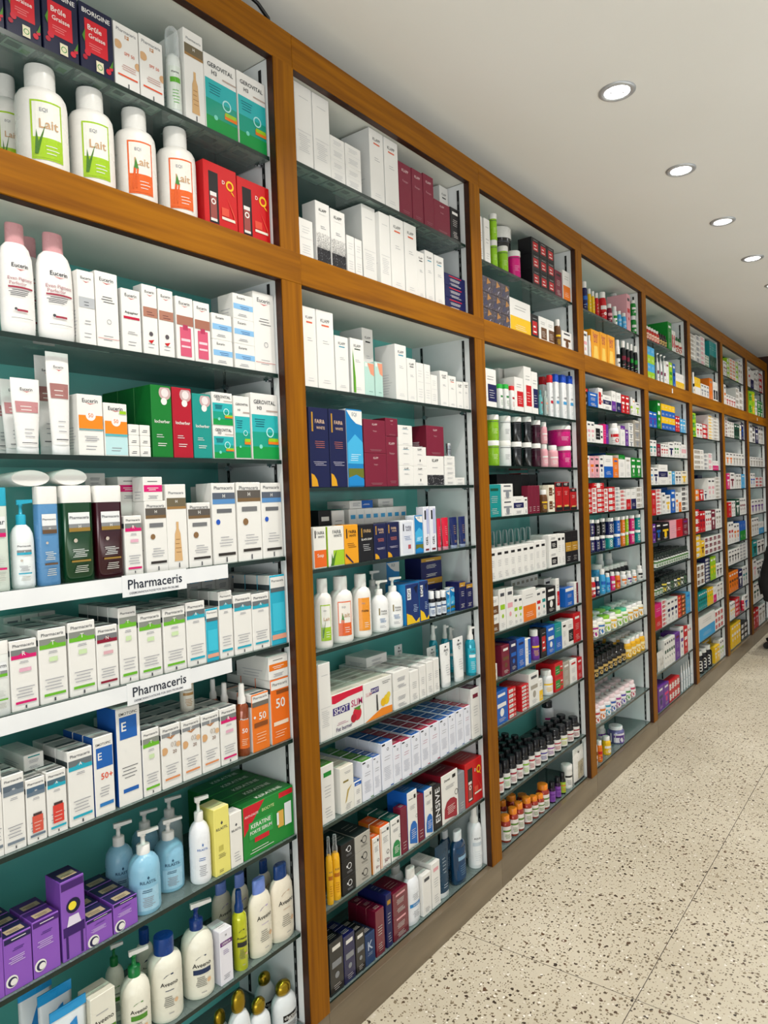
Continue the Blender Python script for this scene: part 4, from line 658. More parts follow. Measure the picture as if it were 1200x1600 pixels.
        if dn_[:4] == 'milk':
            els = [('r', .02, .02, .98, .98, acc), ('r', .07, .05, .93, .95, lab), ('r', .07, .05, .93, .38, acc), ('t', 'EQI', .4, .82, .25, FT), ('t', words, .55, .6, .6, 'c9a27a' if dn_ != 'milkA' else 'k'), ('l', .4, .9, .12, .3, 3, 'w')]
            if dn_ == 'milkL': els += [('p', [(.1, .1), (.2, .1), (.45, .6), (.22, .3), (.16, .5)], '4a7a2a')]
            if dn_ == 'milkO': els += [('p', [(.14, .12), (.2, .1), (.3, .46), (.22, .5)], 'e0602a'), ('p', [(.26, .12), (.32, .12), (.4, .46), (.34, .5)], 'e0602a'), ('p', [(.22, .48), (.4, .46), (.3, .66)], '4a8a3a')]
        elif dn_ == 'eucb': els = [('t', 'Eucerin', .5, .86, .62, '2b2b36'), ('p', [(.3, .815), (.5, .79), (.7, .815), (.5, .803)], 'r'), ('t', 'Even Pigment', .5, .66, .9, 'b98a90'), ('t', 'Perfector', .4, .6, .62, 'b98a90'), ('r', .05, .53, .95, .555, acc), ('l', .05, .8, .42, .52, 4, TX), ('r', .3, .2, .7, .23, acc), ('c', .26, .23, .05, TX), ('r', .1, .1, .9, .105, TX)]
        elif dn_[:2] in ('sh', 'ph'): els = [('r', .06, .82, .94, 1, 'eef0f0'), ('t', words, .5, .92, .8, '55575d'), ('r', .06, .74, .94, .82, '8a8c8e'), ('r', .06, .7, .94, .76, acc), ('t', 'H' if dn_ in ('shBl', 'shG', 'shH') else 'A' if dn_ == 'phPump' else 'T', .5, .78, .1, 'w'), ('c', .3, .56, .08, 'c9bcae'), ('l', .15, .85, .3, .44, 5, 'd8dcd8' if dn_[:2] == 'sh' else FT), ('r', .1, .22, .9, .25, acc), ('l', .2, .8, .06, .18, 4, 'c9c9c0')]
        elif dn_[:3] == 'ave': els = [('t', 'Aveeno', .5, .72, .84, '2a2a2a'), ('p', [(.2, .86), (.7, .92), (.7, .95), (.35, .92)], acc), ('r', .1, .5, .9, .62, acc) if dn_ in ('aveG', 'aveP', 'aveY') else ('l', .2, .8, .56, .62, 1, acc), ('l', .15, .75, .2, .46, 6, '6a6a66'), ('c', .8, .3, .1, 'e0b890'), ('l', .4, .7, .04, .1, 1, FT)]
        elif dn_[:3] == 'ril': els = [('r', .02, .0, .98, .62, lab if dn_ == 'rilB' else body), ('p', [(.5, .95), (.56, .9), (.5, .85), (.44, .9)], acc), ('t', 'RILASTIL', .5, .78, .75, acc), ('l', .15, .8, .5, .6, 2, acc), ('l', .2, .8, .1, .4, 6, FT)]
        elif dn_ == 'ogx': els = [('r', .1, .5, .9, .78, acc), ('t', 'charcoal', .5, .66, .7, 'w'), ('t', 'detox', .55, .55, .5, 'w'), ('l', .1, .9, .16, .42, 7, TX)]
        elif dn_ == 'fwP': els = [('r', .2, .62, .3, .92, acc), ('t', 'FAIR&', .62, .78, .5, '4a4a4a'), ('t', 'WHITE', .62, .66, .5, '4a4a4a'), ('l', .2, .8, .3, .5, 4, '4a7ab0'), ('l', .2, .8, .08, .2, 2, FT)]
        elif dn_ == 'duc': els = [('r', .05, .4, .95, .5, acc), ('t', words, .5, .45, .5, 'w'), ('l', .2, .8, .6, .8, 4, FT), ('l', .2, .8, .1, .3, 4, FT)]
        elif dn_ in ('acR', 'acB'): els = [('t', 'ACM', .5, .62, .7, TX), ('r', 0, .4, 1, .5, acc), ('l', .3, .7, .1, .2, 2, FT)]
        elif dn_ in ('limj', 'magj', 'blkj', 'blj', 'whj', 'hpj'): els = [('l', .3, .75, .3, .62, 4, acc), ('r', 0, .97, 1, 1, TX)]
        elif dn_ in ('sprayO',): els = [('r', .05, .1, .95, .9, acc), ('t', 'Pharma', .5, .92, .7, 'w'), ('t', '50', .5, .6, .5, 'w'), ('l', .2, .8, .2, .4, 4, 'f0d0b0')]
        elif k in 'qjd' and len(dn_) == 3 and dn_[2] == 'q': els = [('r', 0, 0, 1, 1, lab), ('o', .5, .76, .15, 'w', .6), ('o', .5, .5, .15, 'w', .6), ('o', .5, .24, .15, 'w', .6), ('r', .8, .1, 1, .9, acc)]
        elif near or k in 'y': els = [('r', 0, 0, 1, 1, lab), ('r', .1, .62, .9, .74, acc)] + ([('t', words, .5, .86, .6, TX)] if words else []) + [('l', .2, .8, .15, .5, 5, acc)]
        else: els = [('r', 0, 0, 1, 1, lab), ('r', .08, .55, .92, .8, acc), ('c', .6, .28, .2, acc), ('l', .1, .5, .1, .4, 2, TX if lab in ('w', 'c', 'e9e6e2') else 'w')]
        mb = MB(); draw(mb, els, P, W, H, 8 if near else 5, 0 if bmt == 3 else bmt); parts.append(('label', mb.mesh('label')))
    CACHE[key] = parts; return parts
# ---------------------------------------------------------------- stocking the shelves
DATA = """!A U1 2352
b bio 631.4 62 2352 127.2 1 -28 51 1 53
b bio 698.6 66 2352 130.1 1 -28 55 1 57
b bio 771.6 72 2352 132.7 1 -28 60 1 62
b bio 848.0 73 2352 135.4 1 -28 61 1 63
b phE 916.4 58 2352 133.9 1 -28 48 1 50
b phE 977.3 59 2352 137.3 1 -28 49 1 51
v mousseG 1046.1 34 2352 200.5 1 -28 34 1 37
b phHs 1092.9 55 2352 207.7 1 -28 100 1 102
b gero 1170.2 97 2352 179.5 1 -28 80 1 82
b gero 1268.9 93 2352 181.7 1 -28 77 1 79
!A UF 2121
m milkL 747.8 95 2121 216.0 1 -28 88 1 91
m milkL 850.7 89 2121 215.3 1 -28 82 1 86
m milkO 954.3 87 2121 216.0 1 -28 81 1 84
m milkO 1061.8 89 2121 216.0 1 -28 82 1 85
m milkL 716.3 62 2121 216.0 1 -118 57 1 60
m milkO 926.5 75 2121 216.0 1 -118 69 1 72
m milkO 1038.2 73 2121 216.0 1 -118 68 1 71
b dq 1156.8 100 2121 157.7 1 -28 100 1 102
b dq 1262.4 106 2121 152.0 1 -28 100 1 102
!A L1 1803
f eucb 670.3 63 1803 207.1 1 -28 35 1 38
f eucb 745.0 72 1803 208.9 1 -28 40 1 43
f eucb 736.9 47 1803 218.1 1 -108 26 1 29
b eucA 799.5 36 1803 146.6 1 -28 31 1 33
b eucN 844.6 50 1803 153.4 1 -28 41 1 43
b eucR 899.7 45 1803 130.5 1 -28 37 1 39
b eucBr 945.8 37 1803 149.2 1 -28 31 1 33
b eucBr 986.7 39 1803 147.4 1 -28 32 1 34
b eucBt 1036.4 47 1803 141.0 1 -28 39 1 41
b eucBt 1085.0 45 1803 139.1 1 -28 38 1 40
b eucS 1143.3 60 1803 61.1 2 -28 50 1 52
b eucS 1212.6 65 1803 60.6 3 -28 54 1 56
b eucN 1280.6 70 1803 199.8 1 -28 63 1 65
!A L2 1583
t eucT 674.2 54 1583 141.5 1 -28 25 1 28
t eucT 673.0 48 1583 144.7 1 -73 22 1 25
t eucT 668.1 35 1583 144.0 1 -118 16 1 19
t eucT2 737.7 46 1583 198.2 1 -28 21 1 24
t eucT2 740.3 44 1583 198.9 1 -78 20 1 23
b eucO 796.6 54 1583 121.3 1 -28 50 1 52
b eucO2 852.1 53 1583 108.6 1 -28 44 1 46
b mini 893.7 25 1583 22.6 3 -28 22 1 24
b mini 920.4 25 1583 22.6 3 -28 22 1 24
b locG 964.6 52 1583 156.8 1 -28 60 3 62
b locR 1019.0 52 1583 156.6 1 -28 44 1 46
b locT 1073.7 52 1583 148.0 1 -28 44 1 46
b gerh 1134.5 62 1583 78.3 2 -28 52 1 54
b gerf 1194.6 50 1583 153.2 1 -28 42 1 44
b gero 1270.0 91 1583 165.9 1 -28 76 1 78
!A L3 1336
s shR 607.8 37 1336 185.9 1 -28 23 1 25
p phPump 658.6 41 1336 167.3 1 -28 40 1 43
s shBl 702.0 40 1336 187.1 1 -28 25 1 27
s shG 762.5 63 1336 188.1 1 -28 38 1 41
s shH 830.1 60 1336 187.4 1 -28 37 1 39
l caplie 676.2 77 1523 31.9 1 -38 130 1 132
l caplie 755.2 72 1524 33.3 1 -38 130 1 132
b ww4 848.7 47 1525 27.7 1 -108 38 1 40
b phR 881.4 41 1336 124.0 1 -28 42 1 44
b phH 937.8 54 1336 153.1 1 -28 44 1 46
b ww6 905.9 58 1336 155.2 1 -73 50 1 52
b wm1 908.3 57 1491 52.5 1 -73 50 1 52
b wm1 933.8 48 1489 51.9 1 -28 39 1 41
b phHs 992.0 53 1336 188.5 1 -28 45 1 47
b phH 1053.5 64 1336 146.2 1 -28 52 1 54
b ws1 1131.8 33 1336 92.6 2 -108 27 1 29
b phHb 1126.6 70 1336 190.3 1 -28 57 1 59
b phH 1205.7 77 1336 191.5 1 -28 62 1 64
b phHb 1281.1 69 1336 189.8 1 -28 56 1 58
!A L4 1114
s shT 598.3 38 1114 133.1 1 -28 23 1 26
b phR 642.5 49 1114 128.9 1 -28 44 3 46
b phT 697.6 54 1114 140.4 1 -28 46 3 48
b phT 756.8 56 1114 144.4 1 -28 47 3 49
b phN 810.3 47 1114 127.2 1 -28 39 3 41
b phT 858.6 42 1114 157.5 1 -28 36 4 38
b phT 911.4 56 1114 139.2 1 -28 47 3 49
b phT 973.2 58 1114 140.4 1 -28 49 4 51
b phA 1031.3 52 1114 145.0 1 -28 44 3 46
b phAc 1076.6 35 1114 123.0 1 -28 30 1 32
b phA 1118.6 40 1114 157.6 1 -28 34 3 36
b phA 1171.1 56 1114 142.8 1 -28 47 2 49
b phA 1229.2 56 1114 138.6 1 -28 47 2 49
b phAc 1289.5 52 1114 177.2 1 -28 44 3 46
b ws4 1154.7 45 1114 58.8 3 -188 38 1 40
b ws4 1201.1 45 1114 58.8 3 -188 38 1 40
b ws4 1247.4 45 1114 58.8 3 -188 38 1 40
b ws4 1293.8 45 1114 58.8 3 -188 38 1 40
b wa4 705.5 35 1114 74.6 2 -198 30 1 32
b wa4 742.2 35 1114 74.6 2 -198 30 1 32
b wa4 778.9 35 1114 74.6 2 -198 30 1 32
!A L5 865
b phW 580.1 24 865 156.1 1 -28 20 3 22
b phW 612.5 39 865 138.7 1 -28 33 4 35
b phWr 652.6 36 865 118.9 1 -28 30 4 32
b phAr 692.4 38 865 120.8 1 -28 32 4 34
b phA 741.5 51 865 146.2 1 -28 43 3 45
b emo50 791.4 43 865 157.4 1 -28 36 3 38
b emoE 849.5 55 865 200.6 1 -28 70 1 72
b phT 901.1 42 865 140.5 1 -28 35 5 37
b phF 951.4 50 865 135.4 1 -28 42 5 44
b phF 1005.5 50 865 133.5 1 -28 42 5 44
b phF 1059.5 51 865 132.9 1 -28 43 4 45
b phR 1113.2 49 865 133.0 1 -28 41 3 43
y sprayO 1170.0 33 865 173.6 1 -28 33 1 37
y sprayO 1153.2 30 865 174.2 1 -73 30 1 38
y sprayO 1154.8 29 865 177.4 1 -118 29 1 32
y sprayO 1116.5 28 865 183.1 1 -157 29 1 32
b phS50 1215.0 56 865 141.9 1 -28 49 3 51
b phSS 1283.4 64 865 163.4 1 -28 53 3 55
b wo1 1281.6 67 1029 59.0 1 -28 120 1 122
b wt4 671.8 38 986 30.5 1 -68 100 1 102
j creamjar 1048.3 34 998 77.3 1 -78 35 1 43
!A L6 615
b pur 554.8 53 615 122.9 1 -28 44 3 46
b pur 607.0 50 615 101.2 1 -28 41 3 43
b purP 659.5 51 615 105.5 1 -28 42 2 44
b purW 713.9 48 615 154.2 1 -28 55 1 57
b pur 766.4 56 615 55.7 1 -28 48 3 50
b pur 824.5 55 615 61.1 1 -28 45 3 47
p rilB 891.6 66 615 173.2 1 -28 63 1 67
p rilB 882.0 59 615 174.1 1 -108 57 1 64
p rilB 976.0 65 615 156.8 1 -58 62 1 66
p rilB 981.6 61 615 151.4 1 -158 58 1 62
p rilW 1043.5 59 615 163.3 1 -148 57 1 60
p rilW2 1033.1 48 615 197.2 1 -28 46 1 64
b rilY 1080.1 45 615 156.3 1 -28 53 1 55
b rilX 1122.9 37 615 128.7 1 -28 31 1 33
b bioc 1229.7 171 615 129.2 1 -28 40 5 42
!A L7 358
x wipe 700.9 73 358 165.2 1 -38 7 1 10
x wipe 696.6 68 358 182.5 1 -78 7 1 9
x wipe 678.0 67 358 185.9 1 -118 7 1 9
b aveX 766.0 54 358 156.4 1 -28 45 1 47
p aveG 855.6 61 358 189.7 1 -28 58 1 62
p aveG 864.8 40 358 164.9 1 -128 39 1 42
m aveN 933.7 74 358 175.6 1 -28 69 1 73
m aveN 940.3 38 358 159.1 1 -128 36 1 39
p aveP 1022.4 73 358 210.0 1 -28 70 1 74
b cer 1078.0 37 358 126.6 1 -28 50 1 52
y aveY 1135.5 36 358 188.2 1 -28 36 1 40
f aveL 1202.2 70 358 185.5 1 -28 39 1 42
f aveC 1277.8 75 358 188.8 1 -28 42 1 45
f aveL 1197.2 53 358 182.5 1 -98 29 1 32
f aveC 1277.9 46 358 182.2 1 -98 26 1 29
f aveL 1171.1 59 358 159.5 1 -138 33 1 36
!A BF 116
o ogx 1125.2 62 116 189.1 1 -28 45 1 50
o ogx 1189.1 65 116 133.0 1 -28 47 1 56
o ogx 1277.9 75 116 125.5 1 -28 54 1 61
o ogx 1282.5 60 116 116.4 1 -108 44 1 49
o ogx 1101.4 52 116 139.2 1 -74 38 1 43
!B U1 2378
b kl0 1457.9 67 2378 217.0 1 -28 55 1 57
b kl0 1528.8 68 2378 217.0 1 -28 56 1 58
b kls 1595.0 62 2378 63.6 2 -28 50 1 52
b kls 1664.9 71 2378 64.4 2 -28 58 1 60
b klO 1780.3 69 2378 217.0 1 -28 110 1 112
b klO 1855.0 72 2378 217.0 1 -28 110 1 112
b klB 1928.1 70 2378 168.6 1 -28 57 1 59
b klB 1997.7 63 2378 170.7 1 -28 51 1 53
b klB 2063.9 62 2378 176.5 1 -28 50 1 52
b klB 2145.7 102 2378 110.9 1 -28 82 1 84
b kw4 2230.7 61 2378 114.5 1 -28 50 1 52
b klK 2258.8 56 2378 217.0 1 -88 80 1 82
b klK 2248.6 77 2378 217.0 1 -169 62 1 64
!B UF 2127
b kls 1449.0 55 2127 107.4 1 -28 46 1 48
b klX 1519.1 58 2127 173.1 1 -28 49 1 51
b klX 1583.5 63 2127 169.7 1 -28 53 1 55
b kls 1637.4 34 2127 113.1 1 -28 29 1 31
b kls 1673.7 33 2127 112.3 1 -28 28 1 30
b kl0 1747.0 66 2127 234.7 1 -43 100 1 102
b kl0 1806.8 53 2127 226.4 1 -28 58 1 60
b klO 1872.2 71 2127 230.7 1 -28 60 1 62
b klO 1946.1 67 2127 231.9 1 -28 56 1 58
b klK 2001.4 43 2127 156.0 1 -28 37 1 39
b klC 2053.8 52 2127 171.3 1 -28 44 1 46
b klC 2114.5 59 2127 169.6 1 -28 50 1 52
b nr4 2216.8 138 2127 41.3 3 -28 110 1 112
!B L1 1783
b klO 1447.1 53 1783 216.1 1 -28 43 1 45
b klO 1511.7 70 1783 216.8 1 -28 57 1 59
b klC 1579.8 57 1783 157.4 1 -28 46 1 48
b klG 1649.8 61 1783 160.8 1 -28 50 1 52
b klK 1777.5 54 1783 222.2 1 -88 90 1 92
b tea 1704.0 46 1783 99.4 1 -28 39 1 41
b tea 1750.5 38 1783 106.1 1 -28 31 1 33
b klX 1804.7 59 1783 158.1 1 -179 80 1 82
b klC 1867.9 60 1783 175.3 1 -28 80 1 82
b klK 1925.7 49 1783 139.2 1 -28 40 1 42
b kls 1973.9 40 1783 131.6 1 -28 33 1 35
b kls 2017.3 36 1783 131.9 1 -28 30 1 32
b kls 2057.0 39 1783 100.8 1 -28 32 1 34
b klK 2120.2 50 1783 121.3 1 -28 70 1 72
b klO 2172.8 50 1783 110.3 1 -28 41 1 43
b klK 2223.6 44 1783 95.9 1 -28 36 1 38
b klK 2267.4 36 1783 99.7 1 -28 30 1 32
!B L2 1511
b fwN 1469.8 78 1511 218.6 1 -28 63 1 65
b fwN 1548.3 73 1511 219.8 1 -28 59 1 61
b fwB 1623.5 72 1511 225.5 1 -28 58 1 60
b klB 1719.0 106 1511 100.6 2 -28 85 1 87
b klB 1802.6 58 1511 154.4 1 -28 48 1 50
b klB 1805.8 63 1666 56.4 1 -28 51 1 53
b klC 1877.2 77 1511 64.4 3 -28 62 1 64
b klG2 1954.6 76 1511 63.6 2 -28 62 1 64
b klXs 2045.6 105 1511 99.6 1 -28 86 1 88
b klB 2051.7 106 1611 101.0 1 -28 90 1 92
b kls 2138.4 66 1511 33.7 3 -28 54 1 56
j silv 2147.1 19 1612 45.1 1 -28 19 1 22
b kls 2203.0 62 1511 26.6 1 -28 51 1 53
!B L3 1291
b soO 1456.3 51 1291 112.6 1 -28 41 1 43
b soL 1523.5 68 1291 111.5 1 -28 56 1 58
b soA 1590.6 61 1291 112.1 1 -28 49 1 51
b soK 1658.8 69 1291 109.6 1 -28 56 1 58
b fwN 1727.3 61 1291 108.1 1 -28 50 1 52
b fwN 1792.5 64 1291 109.2 1 -28 52 1 54
b fwW 1868.2 76 1291 111.2 1 -28 62 1 64
b fwB 1934.4 45 1291 124.7 1 -28 37 1 39
b klP 1979.5 34 1291 150.9 1 -28 28 1 30
b klP 2018.9 37 1291 150.7 1 -28 30 1 32
t tuR 2061.6 23 1291 108.5 1 -28 11 1 13
t tuR 2105.2 41 1291 109.3 1 -28 19 1 21
t tuN 2162.5 49 1291 108.4 1 -28 22 1 24
t tuN 2220.8 45 1291 108.1 1 -28 21 1 23
b kw4 1570.3 55 1291 155.6 1 -108 45 1 47
b ws6 1629.1 56 1291 153.4 1 -108 46 1 48
b ws4 1697.9 37 1291 155.3 1 -108 30 1 32
b ws4 1735.7 37 1291 155.3 1 -108 30 1 32
b ws4 1773.5 37 1291 155.3 1 -108 30 1 32
b ws4 1811.3 37 1291 155.3 1 -108 30 1 32
b ws4 1849.1 37 1291 155.3 1 -108 30 1 32
b ws4 1886.9 37 1291 155.3 1 -108 30 1 32
b ws4 1924.7 37 1291 155.3 1 -108 30 1 32
b ws4 1962.5 37 1291 155.3 1 -108 30 1 32
b wb7 1741.7 113 1447 24.3 1 -108 92 1 94
b ww4 1909.1 82 1446 27.9 1 -139 110 1 112
!B L4 1068
m milkL 1482.4 51 1068 191.6 1 -28 47 1 50
m milkO 1569.3 69 1068 188.4 1 -28 64 1 66
m milkA 1656.4 61 1068 185.6 1 -28 57 1 59
p fwP 1742.9 59 1068 159.6 1 -28 56 1 59
p fwP 1816.6 61 1068 161.3 1 -28 59 1 61
p fwP 1835.3 50 1068 176.6 1 -128 48 1 50
b nvY 1884.2 73 1068 129.9 1 -28 80 1 82
b nvY 1950.3 51 1068 131.7 1 -28 80 1 82
d drop 2011.1 28 1068 89.2 1 -28 28 1 31
d drop 2048.4 22 1068 85.7 1 -28 23 1 25
d drop 2079.5 24 1068 84.4 1 -28 24 1 27
b fwB 2127.9 22 1068 75.5 1 -48 20 1 22
b fwB 2157.0 29 1068 83.5 1 -48 24 1 26
b nz3 2192.9 42 1068 101.1 1 -28 57 1 59
b nz3 2242.0 46 1068 89.4 1 -28 38 1 40
b nz3 2130.5 148 1068 117.1 1 -118 70 1 72
b nz3 2136.4 131 1185 73.3 1 -118 70 1 72
b fwB 1974.1 73 1068 190.0 1 -168 59 1 61
!B L5 819
b kl0 1452.6 48 819 211.9 1 -28 40 1 42
b slmR 1546.9 139 819 115.4 1 -28 30 6 32
b slmY 1688.0 137 819 115.1 1 -28 30 6 32
b ww4 1807.8 84 819 58.6 2 -28 35 6 37
b ww4 1878.3 48 819 100.4 1 -28 35 6 37
b ww4 1925.9 37 819 107.0 1 -28 35 6 37
b ww4 1968.3 38 819 111.3 1 -28 35 5 37
b ww4 2008.0 33 819 113.3 1 -28 35 4 37
t tuW 2085.3 63 819 147.9 1 -28 29 1 31
t tuW 2173.5 68 819 154.2 1 -28 31 1 33
t tuW 2074.8 56 819 134.1 1 -78 26 1 28
t tuW 2010.1 45 819 143.7 1 -175 21 1 32
b ww4 1827.3 108 937 31.4 1 -138 88 1 90
y sprT 2266.3 39 819 179.4 1 -28 40 1 43
y sprT 2271.1 32 819 165.7 1 -118 32 1 35
y sprT 2230.6 31 819 182.2 1 -118 31 1 34
y sprT 2153.7 32 819 193.2 1 -118 32 1 35
!B L6 594
b wg4 1449.1 53 594 158.6 1 -28 44 1 46
b gol 1530.4 58 594 129.0 1 -28 48 3 50
b wb3 1577.3 33 594 71.6 1 -28 28 1 30
b qg4 1623.7 49 594 116.8 1 -28 40 4 42
b qb4 1668.9 35 594 114.3 1 -28 29 4 31
b qb4 1721.4 55 594 142.1 1 -28 45 4 47
b qr4 1771.9 41 594 122.3 1 -28 34 4 36
b qr4 1821.2 50 594 118.8 1 -28 42 4 44
b qb4 1874.1 47 594 123.0 1 -28 39 4 41
b qr4 1927.1 49 594 125.1 1 -28 41 4 43
b qr4 1983.5 56 594 127.0 1 -28 46 4 48
b qb4 2041.8 51 594 126.3 1 -28 42 4 44
b qb4 2093.9 44 594 128.8 1 -28 37 4 39
b qb4 2145.1 49 594 130.3 1 -28 41 4 43
b qr4 2195.6 43 594 129.8 1 -28 36 4 38
b wh4 2256.1 60 594 181.9 1 -28 49 3 51
!B L7 364
y spY 1452.0 19 364 185.9 1 -28 19 1 23
y spY 1481.3 25 364 180.0 1 -28 25 1 29
b dqK 1522.3 56 364 48.3 3 -28 90 1 92
b dqA 1589.2 70 364 47.9 3 -28 120 1 122
b dnO 1650.3 34 364 108.3 1 -28 29 3 31
b dnO 1696.0 48 364 125.1 1 -28 41 2 43
b dnG 1748.7 50 364 127.5 1 -28 42 3 44
b hh0 1794.5 34 364 143.2 1 -28 29 1 31
b dnB 1841.5 53 364 178.8 1 -28 80 1 82
b hh0 1887.1 35 364 149.0 1 -28 30 1 32
b dnB 1932.8 47 364 153.8 1 -28 80 1 82
b dnK 1985.1 48 364 146.3 1 -28 41 1 43
b dnR 2064.4 104 364 165.2 1 -28 120 1 122
b ai0 2140.9 43 364 140.3 1 -28 37 1 39
b dq 2226.5 119 364 155.4 1 -28 110 1 112
!B BF 116
b ka5 1457.7 56 116 147.1 1 -28 46 2 48
b na5 1513.2 48 116 134.7 1 -28 40 2 42
b ka5 1560.8 40 116 122.1 1 -28 33 2 35
b nK 1605.6 45 116 91.3 1 -28 38 2 40
b hh4 1655.1 41 116 136.5 1 -28 34 3 36
b nz4 1700.9 28 116 162.1 1 -28 110 1 112
b hp4 1760.7 79 116 74.1 2 -28 90 1 92
f duc 1843.4 75 116 176.4 1 -28 42 1 45
f duc 1885.0 73 116 138.4 1 -118 41 1 43
b ww5 1906.2 49 116 132.9 1 -28 49 1 51
b wp4 1960.7 49 116 147.4 1 -28 41 2 43
t tuD 2026.3 81 116 178.0 1 -28 37 1 41
f bluB 2133.9 78 116 180.3 1 -28 43 1 46
f bluB 2168.1 58 116 147.9 1 -108 32 1 35
y spW 2259.2 53 116 222.5 1 -28 54 1 57
!C U1 2355
b ww4 2417.5 18 2355 164.6 1 -28 20 1 22
b ww1 2464.6 44 2355 167.8 1 -28 37 1 39
j limj 2539.8 33 2355 107.0 1 -28 33 1 37
j limj 2543.1 31 2462 103.4 1 -28 31 1 35
j limj 2629.0 45 2355 106.9 1 -28 46 1 49
j magj 2736.5 58 2355 114.7 1 -28 58 1 63
j blkj 2771.2 106 2355 235.6 1 -87 107 1 112
b kr6 2813.5 76 2355 68.4 3 -195 63 1 65
b kr6 2891.0 76 2355 68.4 3 -28 63 1 65
b kr6 2968.5 76 2355 68.4 3 -28 63 1 65
b kr6 3046.0 76 2355 68.4 3 -28 63 1 65
b hk4 3123.8 77 2355 119.5 1 -28 64 1 66
b wo2 3216.0 81 2355 138.4 1 -28 67 1 69
!C UF 2121
b ek8 2446.4 74 2121 60.3 3 -28 60 1 62
b ek8 2521.3 74 2121 60.3 3 -28 60 1 62
b ek8 2596.2 74 2121 60.3 3 -28 60 1 62
b wy2 2726.9 187 2121 141.4 1 -28 110 1 112
b kr6 2859.8 72 2121 108.6 1 -28 59 1 61
b we6 2940.7 77 2121 112.5 1 -28 63 1 65
b we6 3018.9 77 2121 112.5 1 -28 63 1 65
q eyp 3126.5 32 2121 135.7 1 -28 32 1 35
b we5 3199.6 113 2121 90.3 1 -28 94 1 96
!C L1 1806
b wn6 2451.7 90 1806 146.1 1 -28 74 1 76
s deG 2537.5 27 1806 97.0 1 -28 16 1 19
s deG 2587.3 31 1806 100.8 1 -28 19 1 22
s deR 2637.3 29 1806 99.3 1 -28 18 1 20
b wr6 2690.6 77 1806 138.9 1 -28 65 1 67
b wr6 2772.6 68 1806 192.5 1 -28 90 1 92
b wn6 2838.4 58 1806 178.4 1 -28 49 1 51
b ww4 2772.2 120 1806 194.5 1 -128 99 1 101
f clT 2907.4 27 1806 108.8 1 -28 15 1 18
f clS 2961.6 31 1806 111.3 1 -28 18 1 20
s acR 3011.2 31 1806 184.3 1 -28 19 1 22
s acB 3075.1 35 1806 196.0 1 -28 21 1 24
s acB 3156.4 46 1806 201.4 1 -28 28 1 31
s acB 3235.4 42 1806 205.1 1 -28 26 1 28
s acR 3122.9 43 1806 199.7 1 -108 26 1 29
!C L2 1583
j blj 2407.4 12 1583 93.7 1 -28 12 1 15
j blj 2414.1 12 1677 100.4 1 -28 12 1 15
j limj 2497.5 53 1583 98.7 1 -28 53 1 57
j limj 2501.2 51 1682 99.6 1 -28 51 1 55
j whj 2595.9 54 1583 101.6 1 -28 54 1 58
j whj 2600.6 53 1685 98.7 1 -28 53 1 57
j blkj 2693.0 51 1583 100.9 1 -28 52 1 56
j blkj 2695.5 50 1684 101.9 1 -28 50 1 54
j blkj 2785.4 47 1583 101.5 1 -28 48 1 51
j blkj 2790.7 47 1685 107.4 1 -28 48 1 51
j hpj 2874.4 44 1583 100.7 1 -28 45 1 48
j hpj 2877.9 42 1684 99.3 1 -28 42 1 46
q pwp 2946.1 34 1583 101.3 1 -28 34 1 38
q pwp 2946.4 31 1685 95.0 1 -28 32 1 35
q pwp 3052.8 51 1583 99.5 1 -28 51 1 55
j magj 3200.3 70 1583 100.8 1 -28 70 1 74
j magj 3201.8 109 1684 94.8 1 -28 110 1 115
!C L3 1386
b td4 2452.6 103 1386 125.3 1 -28 80 1 82
b wa5 2558.3 95 1386 63.5 2 -28 78 1 80
b wn1 2653.9 92 1386 75.5 1 -28 76 1 78
b wk4 2718.6 31 1386 70.6 1 -28 26 1 28
b hh0 2760.4 36 1386 117.7 1 -28 30 1 32
b hh0 2797.3 36 1386 117.7 1 -28 30 1 32
b hh0 2834.3 36 1386 117.7 1 -28 30 1 32
q eyp 2923.9 36 1386 98.6 1 -28 36 1 39
b ce8 2974.0 63 1386 59.4 2 -28 61 1 63
b koj 3052.5 75 1386 130.0 1 -28 62 1 64
b koj 3133.5 75 1386 129.5 1 -28 62 1 64
b koj 3217.9 77 1386 100.6 1 -28 64 1 66
b kk0 2701.9 74 1386 170.3 1 -128 61 1 63
b kk0 2777.4 74 1386 170.3 1 -128 61 1 63
b kk0 2852.9 74 1386 170.3 1 -128 61 1 63
b kk0 2928.4 74 1386 170.3 1 -128 61 1 63
b kk0 3003.9 74 1386 170.3 1 -128 61 1 63
b rw3 3044.2 73 1386 179.5 1 -190 60 1 62
b wa4 2847.4 65 1386 116.8 1 -190 58 1 60
!C L4 1142
b wk4 2421.5 54 1142 121.9 1 -28 45 1 47
b wk4 2477.2 54 1142 121.9 1 -28 45 1 47
b wk4 2532.9 54 1142 121.9 1 -28 45 1 47
b wk4 2588.6 54 1142 121.9 1 -28 45 1 47
b wk4 2644.3 54 1142 121.9 1 -28 45 1 47
b wk4 2700.0 54 1142 121.9 1 -28 45 1 47
b wk4 2755.7 54 1142 121.9 1 -28 45 1 47
v conW 2590.6 24 1142 181.9 1 -108 24 1 27
v conW 2645.2 24 1142 181.9 1 -108 24 1 27
v conW 2699.8 24 1142 181.9 1 -108 24 1 27
v conW 2754.5 24 1142 181.9 1 -108 24 1 27
v conW 2809.1 24 1142 181.9 1 -108 24 1 27
v conW 2863.8 24 1142 181.9 1 -108 24 1 27
v conW 2918.4 24 1142 181.9 1 -108 24 1 27
b wk4 2815.4 54 1142 126.9 1 -28 44 1 46
b wk4 2870.5 54 1142 126.9 1 -28 44 1 46
b wk6 2973.3 85 1142 71.7 2 -28 90 1 92
b wk4 3040.2 41 1142 141.9 1 -28 34 1 36
